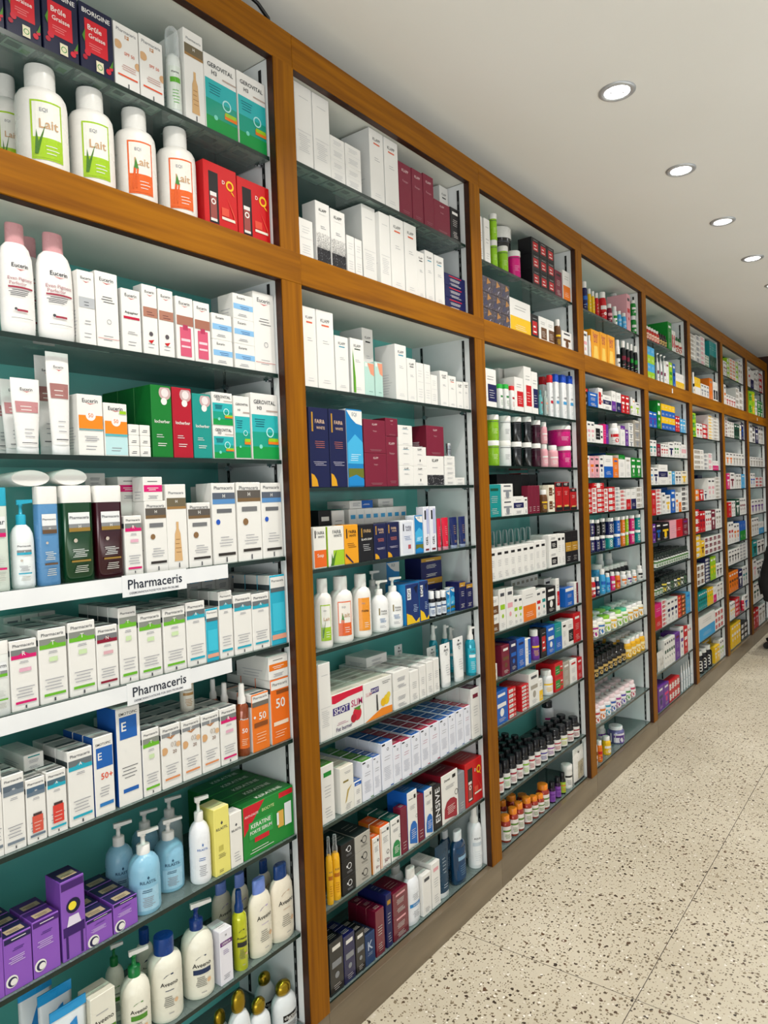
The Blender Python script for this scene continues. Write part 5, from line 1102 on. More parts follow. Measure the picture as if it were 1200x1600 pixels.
b wk4 3082.2 41 1142 141.9 1 -28 34 1 36
b kz1 3143.3 72 1142 147.5 1 -28 58 1 60
b kz1 3216.4 72 1142 147.5 1 -28 58 1 60
!C L5 946
b we2 2423.1 62 946 68.1 2 -28 51 1 53
b wl5 2487.4 52 946 159.7 1 -28 43 1 45
b wp5 2550.2 59 946 158.3 1 -28 48 1 50
b wl5 2598.1 37 946 116.6 1 -28 30 1 32
b wl5 2638.3 38 946 114.6 1 -28 31 1 33
b wo2 2722.6 122 946 132.4 1 -28 99 1 101
b wr5 2809.3 48 946 114.5 1 -28 39 1 41
b wt5 2859.9 45 946 116.8 1 -28 37 1 39
b kw5 2934.2 95 946 115.2 1 -28 77 1 79
b wr6 3007.0 35 946 141.8 1 -28 29 1 31
b bw3 3137.6 95 946 85.3 1 -28 77 1 79
b wh7 3216.1 45 946 101.6 1 -28 37 1 39
b wi4 2820.3 43 946 158.7 1 -148 35 1 37
b wi4 2864.4 43 946 158.7 1 -148 35 1 37
b wi4 2908.4 43 946 158.7 1 -148 35 1 37
b wi4 2952.5 43 946 158.7 1 -148 35 1 37
b wi4 2996.5 43 946 158.7 1 -148 35 1 37
b wi4 3040.5 43 946 158.7 1 -148 35 1 37
b wk4 3104.9 85 946 129.6 1 -118 99 1 101
!C L6 768
b ww4 2413.6 27 768 60.9 1 -28 23 1 25
b he5 2499.2 64 768 117.2 1 -28 80 1 82
b nb5 2565.0 59 768 122.4 1 -28 80 1 82
b bn4 2633.3 70 768 118.1 1 -28 59 1 61
b wb7 2695.1 49 768 107.5 1 -28 41 1 43
q uyp 2795.0 45 768 126.9 1 -28 45 1 50
b kr6 2846.1 56 768 122.6 1 -28 58 1 60
b bw5 2919.4 79 768 125.2 1 -28 80 1 82
b tb2 3000.1 72 768 122.3 1 -28 60 1 62
b wk4 3065.6 49 768 116.4 1 -28 41 1 43
b wk6 3130.2 71 768 117.0 1 -28 59 1 61
b rw4 3214.7 83 768 135.9 1 -28 120 1 122
!C L7 590
b bw5 2454.3 99 590 128.9 1 -28 90 1 92
b rw8 2541.1 65 590 19.6 6 -28 53 1 55
b rw8 2655.1 66 590 14.8 7 -28 100 1 102
b wi5 2739.4 91 590 136.1 1 -28 100 1 102
b wy2 2803.1 36 590 93.8 1 -28 30 1 32
q wyp 2918.0 58 590 106.1 1 -28 59 1 62
b rg8 2991.3 88 590 62.6 2 -28 90 1 92
b iw4 3074.2 73 590 111.5 1 -28 60 1 62
b wr4 3154.6 79 590 104.8 1 -28 65 1 67
b rw4 3227.5 58 590 99.8 1 -28 48 1 50
!C L8 318
d kap 2444.1 44 318 115.0 1 -28 45 5 47
d kap 2499.3 44 318 115.0 1 -28 45 5 47
d kap 2554.5 44 318 115.0 1 -28 45 5 47
d kap 2609.8 44 318 115.0 1 -28 45 5 47
d kap 2665.0 44 318 115.0 1 -28 45 5 47
d kap 2720.2 44 318 115.0 1 -28 45 5 47
d kap 2775.4 44 318 115.0 1 -28 45 5 47
d kap 2843.1 57 318 96.7 1 -28 58 2 60
d kap 2914.1 57 318 96.7 1 -28 58 2 60
d kap 2985.1 57 318 96.7 1 -28 58 2 60
d kap 3056.2 57 318 96.7 1 -28 58 2 60
d kap 3127.2 57 318 96.7 1 -28 58 2 60
d kap 3198.2 57 318 96.7 1 -28 58 2 60
q wmk 3225.6 64 318 144.2 1 -168 64 1 67
!C BF 116
q oran 2489.5 46 116 100.6 1 -28 46 1 52
q oran 2554.4 45 116 105.7 1 -28 46 1 51
q oran 2604.3 43 116 108.9 1 -28 44 1 49
q oran 2678.4 47 116 103.7 1 -28 47 1 53
q oran 2739.2 41 116 87.8 1 -28 42 1 47
q oran 2795.9 41 116 75.4 1 -28 41 1 46
q oran 2664.7 53 116 104.5 1 -88 54 1 60
q oran 2822.3 50 116 44.9 1 -118 50 1 56
q oran 2593.1 35 116 107.1 1 -98 35 1 40
q oran 2845.7 58 116 100.3 1 -28 58 1 68
d purd 2910.0 32 116 90.0 1 -28 32 1 37
d purd 2970.6 31 116 91.5 1 -28 32 1 37
d limd 3022.4 30 116 94.0 1 -28 30 1 35
j whkj 3099.0 52 116 105.0 1 -28 52 1 58
x coff 3190.9 131 116 163.0 1 -28 13 1 16
!D U1 2355
q nbb 3468.4 30 2355 146.9 1 -28 30 1 34
q ylq 3519.3 20 2355 121.8 1 -28 20 1 24
q ylq 3565.9 18 2355 118.7 1 -28 18 1 22
q rlq 3620.5 21 2355 121.3 1 -28 21 1 25
q rwp 3730.8 43 2355 149.5 1 -28 44 1 48
q hpj2 3812.8 32 2355 102.5 1 -28 32 1 36
q wgp 3889.6 28 2355 103.4 1 -28 29 1 32
q sqp 3957.8 25 2355 91.8 1 -28 25 1 29
q sqp 4037.1 28 2355 94.9 1 -28 29 1 32
q sqp 4130.1 34 2355 201.3 1 -68 34 1 38
q kgp 4142.3 48 2355 240.0 1 -108 49 1 53
b pr5 4083.1 59 2355 205.1 1 -28 110 1 112
q gwp 4209.0 36 2355 110.3 1 -28 36 1 40
q gwp 4210.1 33 2466 88.2 1 -28 34 1 38
!D UF 2121
b wp5 3424.5 54 2121 129.6 1 -28 46 1 48
q wbq 3493.8 17 2121 120.5 1 -28 17 1 21
b yor 3561.2 115 2121 154.9 1 -28 80 1 82
b yor 3672.9 98 2121 159.5 1 -28 80 1 82
b yor 3784.1 111 2121 161.4 1 -28 80 1 82
q wkp 3915.4 28 2121 162.5 1 -28 29 1 33
q khp 4010.5 31 2121 170.2 1 -28 31 1 35
q khp 4073.3 21 2121 168.5 1 -28 22 1 25
q kgp 4137.4 22 2121 170.9 1 -28 22 1 25
q kgp 4213.9 26 2121 171.6 1 -28 26 1 30
!D L1 1887
b kr3 3407.8 51 1887 83.7 1 -28 42 1 44
b bw4 3504.5 126 1887 72.0 1 -28 103 1 105
b wr8 3606.9 61 1887 104.2 1 -28 50 1 52
b wn1 3699.9 117 1887 75.3 1 -28 95 1 97
b wu2 3799.2 62 1887 107.0 1 -28 51 1 53
b wn2 3874.3 74 1887 104.7 1 -28 61 1 63
b rw5 3947.4 58 1887 100.5 1 -28 48 1 50
b rw5 4014.8 62 1887 100.9 1 -28 51 1 53
q wlp 4099.0 17 1887 101.4 1 -28 17 1 20
b wo4 4125.4 35 1887 93.8 1 -28 32 1 34
b wl5 4189.2 75 1887 78.2 1 -28 62 1 64
!D L2 1709
q wkp 3407.2 11 1709 124.0 1 -28 11 1 14
b wp5 3436.6 47 1709 103.4 1 -28 41 1 43
b wp5 3485.5 48 1709 103.4 1 -28 41 1 43
b wk8 3572.0 111 1709 93.8 1 -28 93 1 95
b mu7 3668.4 71 1709 102.0 1 -28 60 1 62
q wrp 3858.6 62 1709 119.3 1 -28 63 1 68
b wu3 3926.1 72 1709 108.4 1 -28 79 1 81
b uw4 3990.9 47 1709 90.4 1 -28 40 1 42
b wa5 4063.0 76 1709 43.6 3 -28 64 1 66
b ia5 4168.6 117 1709 50.8 3 -28 97 1 99
!D L3 1536
b wp5 3403.7 51 1536 107.8 1 -28 42 1 44
b po5 3463.8 57 1536 106.2 1 -28 47 1 49
b pk5 3528.3 59 1536 107.6 1 -28 48 1 50
b wn5 3592.1 52 1536 109.1 1 -28 43 1 45
b wb2 3690.2 130 1536 116.0 1 -28 105 1 107
b ob4 3800.5 76 1536 104.1 1 -28 62 1 64
b wg3 3896.7 100 1536 121.3 1 -28 81 1 83
b wi4 3996.9 88 1536 111.3 1 -28 72 1 74
b gw5 4086.8 77 1536 111.4 1 -28 63 1 65
b gw5 4177.9 91 1536 109.7 1 -28 73 1 75
b bg3 4048.4 291 1536 139.0 1 -118 110 1 112
!D L4 1361
b rw8 3410.3 75 1361 24.8 5 -28 63 1 65
b wr8 3481.2 55 1361 24.6 5 -28 46 1 48
b rw8 3563.8 99 1361 24.5 5 -28 83 1 85
b rw5 3538.0 155 1484 24.9 1 -28 110 1 112
b wr8 3642.7 47 1361 23.6 5 -28 40 1 42
b rw8 3722.1 97 1361 31.6 4 -28 82 1 84
b wa8 3812.5 71 1361 20.5 6 -28 60 1 62
b wr8 3896.6 87 1361 21.9 5 -28 73 1 75
b wr2 3986.1 74 1361 111.9 1 -28 62 1 64
b wn2 4071.9 83 1361 112.0 1 -28 70 1 72
b wi8 4175.2 103 1361 30.3 4 -28 86 1 88
!D L5 1165
j nuq 3461.7 37 1165 78.4 1 -28 37 1 40
j nuq 3462.4 36 1244 84.2 1 -28 36 1 39
j nwq 3528.9 26 1165 75.2 1 -28 27 1 30
j kwq 3532.8 27 1240 84.8 1 -28 28 1 30
j nwq 3604.3 30 1165 76.3 1 -28 30 1 33
j kwq 3608.4 30 1242 86.3 1 -28 30 1 33
j tnq 3730.3 50 1165 70.0 1 -28 51 1 53
j nwq 3733.1 48 1235 89.9 1 -28 49 1 51
j bwq 3832.4 38 1165 69.8 1 -28 38 1 41
j bwq 3836.8 37 1235 89.9 1 -28 37 1 40
j oyq 3913.1 29 1165 69.3 1 -28 30 1 32
j oyq 3915.6 28 1235 90.0 1 -28 29 1 32
j lwq 3967.0 18 1165 71.2 1 -28 18 1 21
j lwq 3971.2 19 1237 89.0 1 -28 19 1 22
j mwq 4067.1 35 1165 70.5 1 -28 36 1 39
j mwq 4071.3 35 1236 88.9 1 -28 35 1 38
j twq 4172.5 36 1165 71.1 1 -28 37 1 39
j twq 4176.7 35 1236 89.3 1 -28 36 1 39
!D L6 945
q rwp 3455.9 36 945 96.1 1 -28 37 1 40
q nwp 3508.9 20 945 93.4 1 -28 20 1 23
q sbp 3592.7 32 945 123.9 1 -28 32 1 35
q sbp 3660.1 26 945 97.1 1 -28 26 1 29
q mwp 3733.0 27 945 95.6 1 -28 27 1 30
q orp 3813.1 29 945 87.1 1 -28 30 1 33
q wop 3911.2 37 945 78.0 1 -28 37 1 40
q wup 3994.4 30 945 72.6 1 -28 30 1 33
q wop 4080.4 30 945 70.4 1 -28 31 1 33
q wkp 4185.7 35 945 83.8 1 -28 35 1 38
q swp 3790.1 82 945 126.5 1 -108 83 1 86
q wap 3959.4 49 945 169.8 1 -168 49 1 52
q wap 4102.7 56 945 161.0 1 -168 56 1 59
q kwp 3785.3 55 945 104.1 1 -192 55 1 58
q kwp 3851.9 40 945 104.1 1 -118 41 1 58
q kwp 3904.0 55 945 104.1 1 -118 41 1 58
q kwp 3963.3 55 945 104.1 1 -118 41 1 58
q kwp 4022.6 55 945 104.1 1 -118 41 1 58
q kwp 4082.0 55 945 104.1 1 -118 41 1 58
q kwp 4141.3 55 945 104.1 1 -118 41 1 58
q kwp 4200.6 55 945 104.1 1 -118 41 1 58
!D L7 740
q mix 3477.8 82 740 83.4 1 -28 82 2 85
q mix 3566.1 82 740 83.4 1 -28 82 2 85
q mix 3654.3 82 740 83.4 1 -28 82 2 85
q mix 3742.6 82 740 83.4 1 -28 82 2 85
q mix 3830.8 82 740 83.4 1 -28 82 2 85
q mix 3919.1 82 740 83.4 1 -28 82 2 85
q mix 4007.3 82 740 83.4 1 -28 82 2 85
q mix 4095.6 82 740 83.4 1 -28 82 2 85
q mix 4183.8 82 740 83.4 1 -28 82 2 85
!D L8 538
d blc 3458.6 54 538 101.7 1 -28 54 4 60
d blc 3525.9 54 538 101.7 1 -28 54 4 60
d blc 3593.2 54 538 101.7 1 -28 54 4 60
d blc 3660.5 54 538 101.7 1 -28 54 4 60
d blc 3727.8 54 538 101.7 1 -28 54 4 60
d blc 3795.1 54 538 101.7 1 -28 54 4 60
d blc 3862.4 54 538 101.7 1 -28 54 4 60
q yel 3961.2 71 538 106.1 1 -28 71 3 77
q yel 4038.0 71 538 106.1 1 -28 71 3 77
q yel 4114.7 71 538 106.1 1 -28 71 3 77
q yel 4191.4 71 538 106.1 1 -28 71 3 77
!D L9 312
q pnk 3464.9 71 312 92.7 1 -28 72 3 74
q pnk 3541.9 71 312 92.7 1 -28 72 3 74
q pnk 3618.9 71 312 92.7 1 -28 72 3 74
q pnk 3695.9 71 312 92.7 1 -28 72 3 74
q pnk 3772.9 71 312 92.7 1 -28 72 3 74
q pnk 3849.9 71 312 92.7 1 -28 72 3 74
q pnk 3926.9 71 312 92.7 1 -28 72 3 74
q pnk 4003.9 71 312 92.7 1 -28 72 3 74
!D BF 116
q orp 3480.0 31 116 104.7 1 -28 31 1 34
q ywp 3598.4 46 116 90.9 1 -28 47 1 49
q upj 3803.2 92 116 87.8 1 -28 92 1 95
q wup 3778.6 58 116 83.8 1 -121 59 1 62
q wkp 3412.4 34 116 139.5 1 -28 34 1 37
!E U1 2360
q rew 4440.7 47 2360 86.9 1 -28 48 1 51
q rew 4492.3 47 2360 86.9 1 -28 48 1 51
q rew 4543.8 47 2360 86.9 1 -28 48 1 51
q rew 4595.3 47 2360 86.9 1 -28 48 1 51
q rew 4646.9 47 2360 86.9 1 -28 48 1 51
d blc 4703.5 42 2360 83.2 1 -28 42 1 46
d blc 4755.7 42 2360 83.2 1 -28 42 1 46
d blc 4807.9 42 2360 83.2 1 -28 42 1 46
b gw4 4883.5 84 2360 180.5 1 -28 140 1 142
b wr8 4948.7 41 2360 138.9 1 -28 35 1 37
b wr8 4991.1 41 2360 138.9 1 -28 35 1 37
q grn 5089.9 68 2360 117.4 1 -28 68 1 73
q grn 5163.4 68 2360 117.4 1 -28 68 1 73
!E UF 2121
b sl2 4429.8 70 2121 99.7 2 -28 59 1 61
b sl2 4500.8 70 2121 99.7 2 -28 59 1 61
b wo4 4518.1 55 2121 148.0 1 -88 47 1 49
p pwh 4623.0 19 2121 191.5 1 -28 19 1 22
p pwh 4694.3 19 2121 191.5 1 -28 19 1 22
p pwh 4765.6 19 2121 191.5 1 -28 19 1 22
b wh4 4806.6 62 2121 156.7 1 -28 54 1 56
b lg5 4883.1 72 2121 159.8 1 -28 61 1 63
b bn5 4957.0 56 2121 160.5 1 -28 48 1 50
b wy2 5018.1 50 2121 109.5 1 -28 43 1 45
b wy2 5069.5 50 2121 109.5 1 -28 43 1 45
b wy2 5120.9 50 2121 109.5 1 -28 43 1 45
b wy2 5172.3 50 2121 109.5 1 -28 43 1 45
!E L1 1837
b bu5 4431.4 78 1837 95.7 1 -28 66 1 68
b bu5 4510.6 78 1837 95.7 1 -28 66 1 68
b gw5 4598.4 60 1837 174.9 1 -28 140 1 142
b yb2 4686.3 74 1837 80.6 2 -28 63 1 65
b yb2 4761.8 74 1837 80.6 2 -28 63 1 65
b yb2 4837.4 74 1837 80.6 2 -28 63 1 65
b yb2 4912.9 74 1837 80.6 2 -28 63 1 65
b rw5 4981.8 49 1837 104.3 1 -28 42 1 44
b rw5 5032.1 49 1837 104.3 1 -28 42 1 44
b sw5 5100.7 64 1837 93.1 1 -28 54 1 56
b sw5 5165.6 64 1837 93.1 1 -28 54 1 56
!E L2 1665
b wt5 4423.1 67 1665 96.7 1 -28 58 1 60
b wt5 4491.2 67 1665 96.7 1 -28 58 1 60
b hr4 4570.1 78 1665 77.1 1 -28 67 1 69
b wr5 4644.8 49 1665 80.5 1 -28 43 1 45
b wr5 4695.4 49 1665 80.5 1 -28 43 1 45
b wr5 4745.9 49 1665 80.5 1 -28 43 1 45
b wn5 4842.1 117 1665 96.8 1 -28 101 1 103
b wg5 4937.8 54 1665 105.1 1 -28 47 1 49
b wg5 4993.0 54 1665 105.1 1 -28 47 1 49
b wa4 5054.1 54 1665 106.6 1 -28 47 1 49
b wp1 5142.1 111 1665 92.7 1 -28 95 1 97
!E L3 1490
b ws5 4418.9 48 1490 105.9 1 -28 41 1 43
b wn5 4499.5 97 1490 106.5 1 -28 81 1 83
b wn1 4650.9 191 1490 126.1 1 -28 110 1 112
b wl4 4794.8 82 1490 86.7 1 -28 69 1 71
b sw4 4874.7 60 1490 84.2 1 -28 51 1 53
b wk5 4951.1 68 1490 86.2 1 -28 57 1 59
b wk5 5020.5 68 1490 86.2 1 -28 57 1 59
b cy5 5131.0 133 1490 88.7 1 -28 110 1 112
!E L4 1308
b rw4 4441.1 86 1308 151.8 1 -28 76 1 78
b wr8 4543.5 101 1308 22.5 7 -28 89 1 91
b wi5 4644.5 65 1308 133.3 1 -28 57 1 59
b wy5 4736.2 104 1308 116.8 1 -28 91 1 93
b bw5 4850.8 96 1308 148.3 1 -28 84 1 86
b wo5 4940.0 62 1308 130.8 1 -28 55 1 57
b wo2 5009.4 59 1308 127.8 1 -28 52 1 54
b wk8 5124.6 146 1308 33.1 5 -28 110 1 112
b bs0 4983.2 136 1308 164.1 1 -118 110 1 112
!E L5 1144
b un5 4430.3 57 1144 111.6 1 -28 49 1 51
b kb5 4521.3 108 1144 112.4 1 -28 92 1 94
b ky5 4665.3 164 1144 109.0 1 -28 110 1 112
b pr7 4906.0 294 1144 114.9 1 -28 110 1 112
b hu4 5129.8 135 1144 110.6 1 -28 110 1 112
!E L6 979
d blg 4491.8 42 979 89.2 1 -28 42 4 51
d blg 4544.5 42 979 89.2 1 -28 42 4 51
d blg 4597.1 42 979 89.2 1 -28 42 4 51
d blg 4649.8 42 979 89.2 1 -28 42 4 51
d blg 4702.5 42 979 89.2 1 -28 42 4 51
d blg 4755.1 42 979 89.2 1 -28 42 4 51
d blg 4807.8 42 979 89.2 1 -28 42 4 51
d blg 4860.4 42 979 89.2 1 -28 42 4 51
d blg 4913.1 42 979 89.2 1 -28 42 4 51
d blg 4965.8 42 979 89.2 1 -28 42 4 51
d blg 5018.4 42 979 89.2 1 -28 42 4 51
d blg 5071.1 42 979 89.2 1 -28 42 4 51
d blg 5123.7 42 979 89.2 1 -28 42 4 51
d blg 5176.4 42 979 89.2 1 -28 42 4 51
!E L7 813
d blg 4456.2 46 813 79.8 1 -28 46 3 49
d blg 4513.4 46 813 79.8 1 -28 46 3 49
d blg 4570.5 46 813 79.8 1 -28 46 3 49
q mxd 4657.0 72 813 93.8 1 -28 72 3 75
q mxd 4734.6 72 813 93.8 1 -28 72 3 75
q mxd 4812.2 72 813 93.8 1 -28 72 3 75
q mxd 4889.8 72 813 93.8 1 -28 72 3 75
q mxd 4967.4 72 813 93.8 1 -28 72 3 75
q mxd 5045.0 72 813 93.8 1 -28 72 3 75
q mxd 5122.6 72 813 93.8 1 -28 72 3 75
!E L8 615
b mr2 4467.7 135 615 153.6 1 -28 110 1 112
b wr8 4591.8 98 615 26.8 6 -28 82 1 84
b wn5 4688.9 78 615 145.2 1 -28 100 1 102
b wn5 4768.0 78 615 145.2 1 -28 100 1 102
b wn5 4847.2 78 615 145.2 1 -28 100 1 102
b ro8 4935.1 76 615 28.0 5 -28 64 1 66
b eo8 5031.1 93 615 27.6 5 -28 78 1 80
b sb4 5143.5 108 615 135.9 1 -28 91 1 93
!E L9 354
x silx 4503.7 133 354 119.6 1 -28 13 1 17
p pwh 4743.6 36 354 161.3 1 -88 35 1 40
b wd5 4592.0 42 354 168.7 1 -28 40 1 42
b wd5 4637.0 45 354 168.7 1 -28 40 1 42
b wd5 4683.7 45 354 168.7 1 -28 40 1 42
b wd5 4730.3 45 354 168.7 1 -28 40 1 42
b wd5 4777.0 45 354 168.7 1 -28 40 1 42
b uh4 4863.4 105 354 170.4 1 -28 92 1 94
b wu5 4966.5 75 354 188.7 1 -28 66 1 68
b rw5 5058.6 88 354 178.4 1 -28 77 1 79
b wr4 5131.6 43 354 169.6 1 -28 38 1 40
b wr4 5175.9 43 354 169.6 1 -28 38 1 40
!E BF 116
b un5 4473.3 105 116 146.9 1 -28 97 1 99
b um5 4585.7 107 116 143.2 1 -28 99 1 101
b rw8 4676.5 58 116 63.5 2 -28 54 1 56
b rw8 4735.4 58 116 63.5 2 -28 54 1 56
b rw8 4794.3 58 116 63.5 2 -28 54 1 56
b rw8 4853.2 58 116 63.5 2 -28 54 1 56
y spW 4952.7 13 116 174.3 1 -28 14 1 19
y spW 5012.2 13 116 174.3 1 -28 14 1 19
y spW 5071.7 13 116 174.3 1 -28 14 1 19
y spW 5131.2 13 116 174.3 1 -28 14 1 19
y spW 5190.7 13 116 174.3 1 -28 14 1 19
!F U1 2369
b wi8 5456.9 149 2369 30.3 6 -28 110 1 112
b wa8 5607.9 118 2369 39.2 5 -28 107 1 109
b wp8 5738.4 120 2369 34.6 6 -28 109 1 111
b wg8 5832.2 57 2369 21.7 4 -28 52 1 54
b wg8 5890.4 57 2369 21.7 4 -28 52 1 54
b dt4 6119.9 98 2369 226.0 1 -118 89 1 91
b td2 5980.3 74 2369 214.1 1 -28 68 1 70
b td2 6055.6 74 2369 214.1 1 -28 68 1 70
b td2 6130.9 74 2369 214.1 1 -28 68 1 70
!F UF 2121
q wkp 5470.5 18 2121 165.4 1 -28 19 1 23
b yw2 5519.1 78 2121 135.0 1 -28 70 1 72
b yw2 5598.9 80 2121 135.0 1 -28 70 1 72
b wa5 5692.9 80 2121 105.8 1 -28 71 1 73
b wa5 5774.0 80 2121 105.8 1 -28 71 1 73
b wa5 5855.0 80 2121 105.8 1 -28 71 1 73
b oi4 5959.0 98 2121 173.1 1 -28 86 1 88
b wk6 6058.0 72 2121 158.3 1 -28 64 1 66
b wk6 6131.7 72 2121 158.3 1 -28 64 1 66
!F L1 1823
b lg8 5432.3 92 1823 56.5 3 -28 84 1 86
b wr5 5530.8 86 1823 102.8 1 -28 78 1 80
b wr5 5618.0 86 1823 102.8 1 -28 78 1 80
b rw8 5739.5 141 1823 35.9 3 -28 110 1 112
b wy8 5915.5 146 1823 23.4 8 -28 110 1 112
b wi8 6085.5 165 1823 25.9 7 -28 110 1 112
b nk3 6059.6 141 1823 197.1 1 -139 110 1 112
!F L2 1590
b wi8 5532.7 283 1590 36.6 4 -28 110 1 112
b wa8 5742.0 118 1590 29.5 4 -28 95 1 97
b wp8 5877.6 119 1590 42.9 3 -28 96 1 98
b wm2 5978.2 62 1590 74.1 1 -28 50 1 52
b wm2 6041.3 62 1590 74.1 1 -28 50 1 52
b wm2 6104.4 62 1590 74.1 1 -28 50 1 52
!F L3 1367
b ow8 5462.6 99 1367 41.6 2 -28 90 1 92
b rw5 5580.8 114 1367 79.3 1 -28 104 1 106
b wn5 5703.6 100 1367 74.0 1 -28 90 1 92
b wp5 5832.3 106 1367 162.1 1 -28 96 1 98
b wp5 5939.1 106 1367 162.1 1 -28 96 1 98
b wi8 6093.9 148 1367 28.8 6 -28 110 1 112
b nb0 5952.5 134 1367 190.3 1 -125 110 1 112
!F L4 1138
b rw8 5443.9 109 1138 56.0 3 -28 96 1 98
b rh5 5554.0 76 1138 149.2 1 -28 67 1 69
b rh5 5630.9 76 1138 149.2 1 -28 67 1 69
b wr5 5709.4 56 1138 145.4 1 -28 50 1 52
b wr5 5766.3 56 1138 145.4 1 -28 50 1 52
b wr5 5823.3 56 1138 145.4 1 -28 50 1 52
b hw5 5920.4 118 1138 148.9 1 -28 105 1 107
b wi5 6047.0 80 1138 149.8 1 -28 71 1 73
b wi5 6128.0 80 1138 149.8 1 -28 71 1 73
!F L5 960
b yw8 5453.4 128 960 40.6 4 -28 110 1 112
b ye5 5576.6 103 960 112.9 1 -28 91 1 93
b wh8 5704.6 131 960 43.6 3 -28 110 1 112
b wh8 5837.1 131 960 43.6 3 -28 110 1 112
b wh8 5969.7 131 960 43.6 3 -28 110 1 112
b wh8 6102.2 131 960 43.6 3 -28 110 1 112
!F L6 759
b we8 5449.7 105 759 49.3 3 -28 90 1 92
b we8 5555.7 105 759 49.3 3 -28 90 1 92
b nw8 5701.8 147 759 25.5 7 -28 110 1 112
b ly5 5829.8 83 759 172.1 1 -28 72 1 74
b ly5 5914.2 83 759 172.1 1 -28 72 1 74
b wk5 6016.7 100 759 99.0 1 -28 86 1 88
b wk5 6117.9 100 759 99.0 1 -28 86 1 88
!F L7 582
b td5 5443.4 48 582 127.4 1 -28 41 1 43
b td5 5492.3 48 582 127.4 1 -28 41 1 43
b td5 5541.2 48 582 127.4 1 -28 41 1 43
b td5 5590.1 48 582 127.4 1 -28 41 1 43
b td5 5639.0 48 582 127.4 1 -28 41 1 43
b yl5 5704.4 57 582 124.4 1 -28 49 1 51
b yl5 5762.2 57 582 124.4 1 -28 49 1 51
b yl5 5820.0 57 582 124.4 1 -28 49 1 51
b wm2 5904.8 96 582 111.6 1 -28 82 1 84
b wi5 6022.2 96 582 130.0 1 -28 83 1 85
b wi5 6119.7 96 582 130.0 1 -28 83 1 85
!F L8 359
b ws2 5645.7 468 359 168.3 1 -28 140 1 142
b wr8 5937.5 90 359 48.5 3 -28 73 1 75
b wr8 6029.1 90 359 48.5 3 -28 73 1 75
b wr8 6120.7 90 359 48.5 3 -28 73 1 75
!F BF 116
q kbq 5517.6 112 116 160.6 1 -28 112 2 115
q kbq 5637.8 112 116 160.6 1 -28 112 2 115
q kbq 5757.9 112 116 160.6 1 -28 112 2 115
b yw5 5809.3 78 116 124.0 1 -256 16 1 65
b yw5 5888.4 78 116 124.0 1 -28 63 1 65
b yw5 5967.6 78 116 124.0 1 -28 63 1 65
b wl5 6051.5 63 116 146.0 1 -28 51 1 53
b wl5 6115.4 63 116 146.0 1 -28 51 1 53
b yw5 6038.2 261 116 145.8 1 -128 110 1 112
!G U1 2366
b wh5 6434.1 60 2366 123.7 1 -28 54 1 56
b wh5 6495.6 60 2366 123.7 1 -28 54 1 56
b lw8 6582.0 85 2366 41.1 4 -28 75 1 77
b wo8 6698.9 117 2366 29.1 6 -28 102 1 104
b wo8 6816.7 117 2366 29.1 6 -28 102 1 104
b lw8 6927.0 90 2366 43.2 4 -28 79 1 81
b wi5 7022.9 76 2366 192.5 1 -28 67 1 69
b wi5 7100.3 76 2366 192.5 1 -28 67 1 69
b gl4 6952.3 154 2366 229.0 1 -118 110 1 112
!G UF 2121
b wo5 6434.5 73 2121 174.6 1 -28 67 1 69
b wr5 6519.5 89 2121 102.5 1 -28 81 1 83
b wr5 6609.6 89 2121 102.5 1 -28 81 1 83
b wr5 6699.7 89 2121 102.5 1 -28 81 1 83
b wr5 6789.8 89 2121 102.5 1 -28 81 1 83
b wi8 6921.9 129 2121 48.1 4 -28 110 1 112
b wi8 7067.9 141 2121 56.7 3 -28 110 1 112
b ww4 7063.2 152 2121 222.4 1 -139 110 1 112
!G L1 1869
b wh8 6455.9 77 1869 26.8 6 -28 70 1 72
b wi5 6533.2 65 1869 135.1 1 -28 60 1 62
b wi8 6616.2 83 1869 33.1 4 -28 76 1 78
b wi8 6700.3 83 1869 33.1 4 -28 76 1 78
b dk5 6804.0 101 1869 125.1 1 -28 92 1 94
b dk5 6906.2 101 1869 125.1 1 -28 92 1 94
b wy5 7003.1 60 1869 153.7 1 -28 55 1 57
b nb5 7092.2 92 1869 150.0 1 -28 85 1 87
!G L2 1634
b wo5 6466.3 129 1634 106.8 1 -28 104 1 106
b wo5 6596.8 129 1634 106.8 1 -28 104 1 106
b wi5 6726.7 109 1634 106.9 1 -28 88 1 90
b wi5 6837.1 109 1634 106.9 1 -28 88 1 90
b wi5 6947.6 109 1634 106.9 1 -28 88 1 90
b wa5 7072.6 118 1634 107.3 1 -28 95 1 97
!G L3 1438
b mw5 6472.6 106 1438 129.1 1 -28 85 1 87
b wh5 6626.0 170 1438 135.5 1 -28 110 1 112
b wi5 6813.6 110 1438 126.1 1 -28 89 1 91
b wi5 6924.6 110 1438 126.1 1 -28 89 1 91
b sw4 7062.5 133 1438 124.7 1 -28 108 1 110
!G L4 1206
b rw4 6496.9 120 1206 120.6 1 -28 99 1 101
b wi5 6604.9 70 1206 128.7 1 -28 58 1 60
b wi5 6676.2 70 1206 128.7 1 -28 58 1 60
b dw5 6807.6 154 1206 141.5 1 -28 110 1 112
b wh5 6942.3 77 1206 144.7 1 -28 64 1 66
b wh5 7021.0 77 1206 144.7 1 -28 64 1 66
b wh5 7099.7 77 1206 144.7 1 -28 64 1 66
!G L5 983
b wr5 6473.2 91 983 180.4 1 -28 74 1 76
b wr5 6565.7 91 983 180.4 1 -28 74 1 76
b wo5 6680.4 108 983 155.6 1 -28 88 1 90
b wo5 6789.9 108 983 155.6 1 -28 88 1 90
b bg2 6931.0 122 983 164.1 1 -28 98 1 100
b bg2 7054.0 122 983 164.1 1 -28 98 1 100
!G L6 809
b wk5 6457.0 105 809 121.3 1 -28 85 1 87
